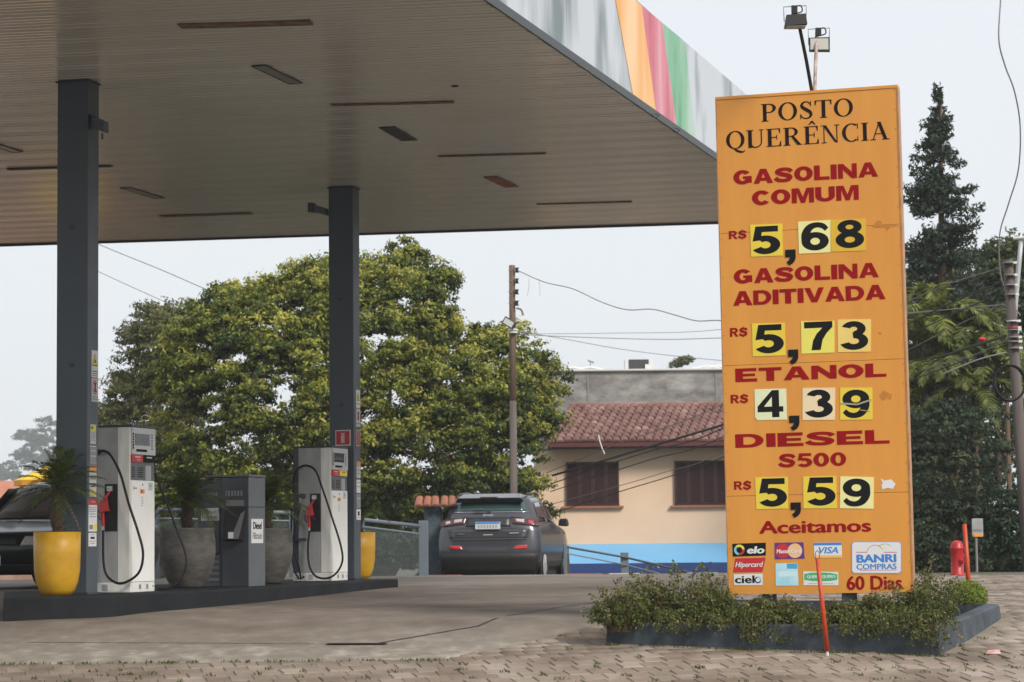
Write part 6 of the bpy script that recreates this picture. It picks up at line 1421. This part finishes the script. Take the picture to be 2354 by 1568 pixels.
# ================================================================== RIGHT HAND GREENERY
def conifer(cx,Y,ytop,ybot,halfw,label,m):
    t=thing('conifer',label,'tree',at(cx,ybot,Y)); top=at(cx,ytop,Y); base=at(cx,ybot,Y); H=top.z-base.z
    MB().tube([base-Vector((0,0,2)),top],.22,8,.02).build('trunk',M['brown'],t)
    P=[];T=[];B=MB()
    nl=56
    for i in range(nl):
        f=(i+.5)/nl; z=top.z-H*f*.98+random.gauss(0,.10); R=halfw*FD**0*np.interp(f,[0,.04,.09,.18,.28,.4,1],[.10,.30,.55,.85,1.05,1.25,1.5])*random.uniform(.85,1.1)
        nb=int(6+5*f)
        for j in range(nb):
            a=random.uniform(0,math.tau); L=R*random.uniform(.45,1.15); d=Vector((math.cos(a),math.sin(a),0)); p0=Vector((cx_w(cx,Y,z),Y,z+random.gauss(0,.14))); 
            pts=[p0+d*L*s_+Vector((0,0,-.45*L*s_+.30*L*s_**3)) for s_ in np.linspace(0,1,6)]
            B.tube(pts,.02,4,.006,cap=False)
            n=int(120*L/ .9)+16; s_=rng.uniform(.15,1.05,n); side=Vector((-d.y,d.x,0))
            for q_ in s_:
                w_=L*.24*(1.15-q_)+.04; o=p0+d*L*q_+Vector((0,0,-.45*L*q_+.30*L*q_**3))+side*random.gauss(0,w_)+Vector((0,0,random.gauss(-.03,.05)))
                P.append(tuple(o)); T.append(min(1,max(0,random.gauss(.4,.2)+.25*(q_-.5))))
    B.build('branches',M['brown'],t); P=np.array(P)
    leaves('crown',P,.065,m,t,np.array(T),asp=.35); return t
def cx_w(cx,Y,z): return at(cx,600,Y).x
MCON=leafmat('conifer_needles',[(0,(.012,.024,.016)),(.6,(.034,.055,.034)),(1,(.085,.11,.065))],.2)
conifer(2163,56,212,1250,.92,'tall dark spired conifer right of the orange sign',MCON)
MRB=leafmat('right_tree_leaf',[(0,(.025,.042,.015)),(.6,(.08,.11,.036)),(1,(.20,.21,.075))],.35)
MB0=leafmat('blue_green_bush_leaf',[(0,(.018,.030,.016)),(.45,(.04,.062,.034)),(.75,(.085,.11,.05)),(1,(.19,.20,.09))],.35)
def bush(P,Y,dep,n,rad,per,size,m,lbl,tb_=.3,ye=.45,name='bush',cat='bush',grp=None):
    cx=sum(p[0] for p in P)/len(P); q=at(cx,1300,Y); t=thing(name,lbl,cat,(q.x,Y,gnd(0,Y)),grp)
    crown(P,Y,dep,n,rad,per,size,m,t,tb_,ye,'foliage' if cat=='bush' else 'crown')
    MB().tube([(q.x,Y,gnd(0,Y)-.5),(q.x,Y,at(cx,min(p[1] for p in P)+120,Y).z)],.09,7,.04).build('stem' if cat=='bush' else 'trunk',M['brown'],t); return t
bush([(2050,1345),(2040,620),(2120,600),(2260,560),(2420,560),(2420,1345)],68,1.0,330,.55,120,.07,MRB,'dark leafy tree wall filling the back right behind the palms',.2,.6,'tree','tree')
bush([(2235,760),(2245,620),(2270,560),(2300,545),(2360,540),(2430,560),(2430,780)],62,2,130,.45,110,.06,MRB,'green round topped tree behind the right utility pole',.3,.45,'tree','tree')
bush([(2050,1260),(2055,960),(2120,920),(2200,910),(2260,940),(2320,1000),(2330,1120),(2320,1200),(2190,1260)],46.8,1.6,115,.34,150,.042,MB0,'blue green leafy tree in the middle right, below the palms',.2,.8,'tree','tree')
bush([(2060,1345),(2065,1230),(2130,1190),(2180,1210),(2200,1345)],44.5,.6,60,.25,110,.035,MDG,'dark bush behind the right edge of the price sign',.35,.4)
bush([(2185,1345),(2195,1260),(2230,1220),(2260,1240),(2270,1345)],45.5,.5,46,.22,110,.035,MDG,'dark low bush behind the red hydrant',.35,.4)
bush([(2240,1345),(2240,1200),(2280,1130),(2340,1120),(2430,1140),(2430,1345)],47,1.2,110,.3,110,.04,leafmat('mid_bush_leaf',[(0,(.012,.028,.014)),(.6,(.03,.06,.028)),(1,(.07,.12,.05))],.2),'rounded green bush at the lower right picture edge',.35,.45)
# feathery palms
MPY=leafmat('palm_yellow_green',[(0,(.08,.11,.025)),(.6,(.17,.20,.045)),(1,(.34,.34,.09))],.35)
MPD=leafmat('palm_mid_green',[(0,(.06,.085,.022)),(.6,(.12,.15,.035)),(1,(.24,.25,.065))],.35)
def areca(x,y,Y,L,nf,m,lbl,seed):
    random.seed(seed); top=at(x,y,Y); t=thing('palm_tree',lbl,'palm tree',(top.x,Y,-1),'feathery palms on the right')
    MB().tube([(top.x+.1,Y,-1.2),(top.x,Y,(top.z)*.5),top],.07,8,.05).build('trunk',M['palm_trunk'],t,smooth=True)
    for k in range(nf): frond(top,k*2.4+random.uniform(-.3,.3),R_(random.uniform(15,86)),L*random.uniform(.75,1.1),.75,.30*L/1.3,34,m,t,.024*L/1.3,tw=.8)
    return t
PL=[(2150,735,50,1.9,20,MPY,'tallest yellow green palm right beside the price sign'),(2235,770,49.5,1.7,18,MPD,'mid green palm between the price sign and the right pole'),
(2105,800,49.2,1.6,18,MPD,'green palm partly hidden behind the price sign edge'),(2290,850,48.8,1.5,16,MPY,'yellowish palm just left of the cable coil'),
(2180,850,48.6,1.6,18,MPD,'lower green palm above the blue green leafy tree'),(2345,900,48.6,1.5,15,MPD,'palm behind the leaning right pole'),
(2125,900,48.2,1.4,16,MPY,'short yellowish palm low beside the price sign'),(2240,905,48.0,1.4,16,MPD,'lowest palm over the blue green leafy tree')]
for i_,(x_,y_,Y_,L_,nf_,m_,lb_) in enumerate(PL): areca(x_,y_,Y_,L_,nf_,m_,lb_,i_+1)
# small sign and post
q=at(2246,1322,43.5); t=thing('small_sign','small white roadside sign with a red lower edge on a grey post','sign',(q.x,43.5,gnd(0,43.5)))
a=at(2234,1234,43.5); b_=at(2259,1192,43.5)
MB().box((a.x,43.47,a.z),(b_.x,43.49,b_.z)).build('sign_plate',mat('dull_sign_plate',(.36,.36,.35),.6,var=.3,vs=9),t,bevel=.01); MB().box((a.x+.02,43.455,a.z+.0),(b_.x-.02,43.468,a.z+.05)).build('red_edge',M['orange'],t); MB().box((a.x+.02,43.46,a.z+.10),(b_.x-.02,43.469,a.z+.13)).build('worn_line',M['grey_ink'],t)
MB().tube([(q.x,43.5,.2),(q.x,43.5,b_.z)],.02,8).build('post',M['wire_l'],t)
t=thing('litter','crumpled red and white wrapper lying on the paving at right','litter',g_at(2285,1503)); g_=g_at(2285,1503)
MB().hexa([g_+Vector(v) for v in ((-.06,-.02,0),(.05,-.03,.0),(.06,.03,0),(-.05,.02,0))],[g_+Vector(v) for v in ((-.05,-.01,.03),(.04,-.02,.02),(.05,.02,.035),(-.04,.02,.02))]).build('wrapper',mat('wrapper_print',(.6,.5,.5),.5,dark=(.5,.1,.1),vs=30),t)
# ================================================================== HAZE
HAZE=True
if HAZE:
    hm=bpy.data.materials.new('haze_air'); hm.use_nodes=True; n=hm.node_tree.nodes; l=hm.node_tree.links; n.remove(n['Principled BSDF'])
    pv=n.new('ShaderNodeVolumePrincipled'); pv.inputs['Color'].default_value=(.92,.95,1,1); pv.inputs['Density'].default_value=.00042; l.new(pv.outputs[0],n['Material Output'].inputs['Volume'])
    hz_=MB().box((-2000,-80,-6),(2000,1950,60)).build('haze',hm); hz_['kind']='stuff'
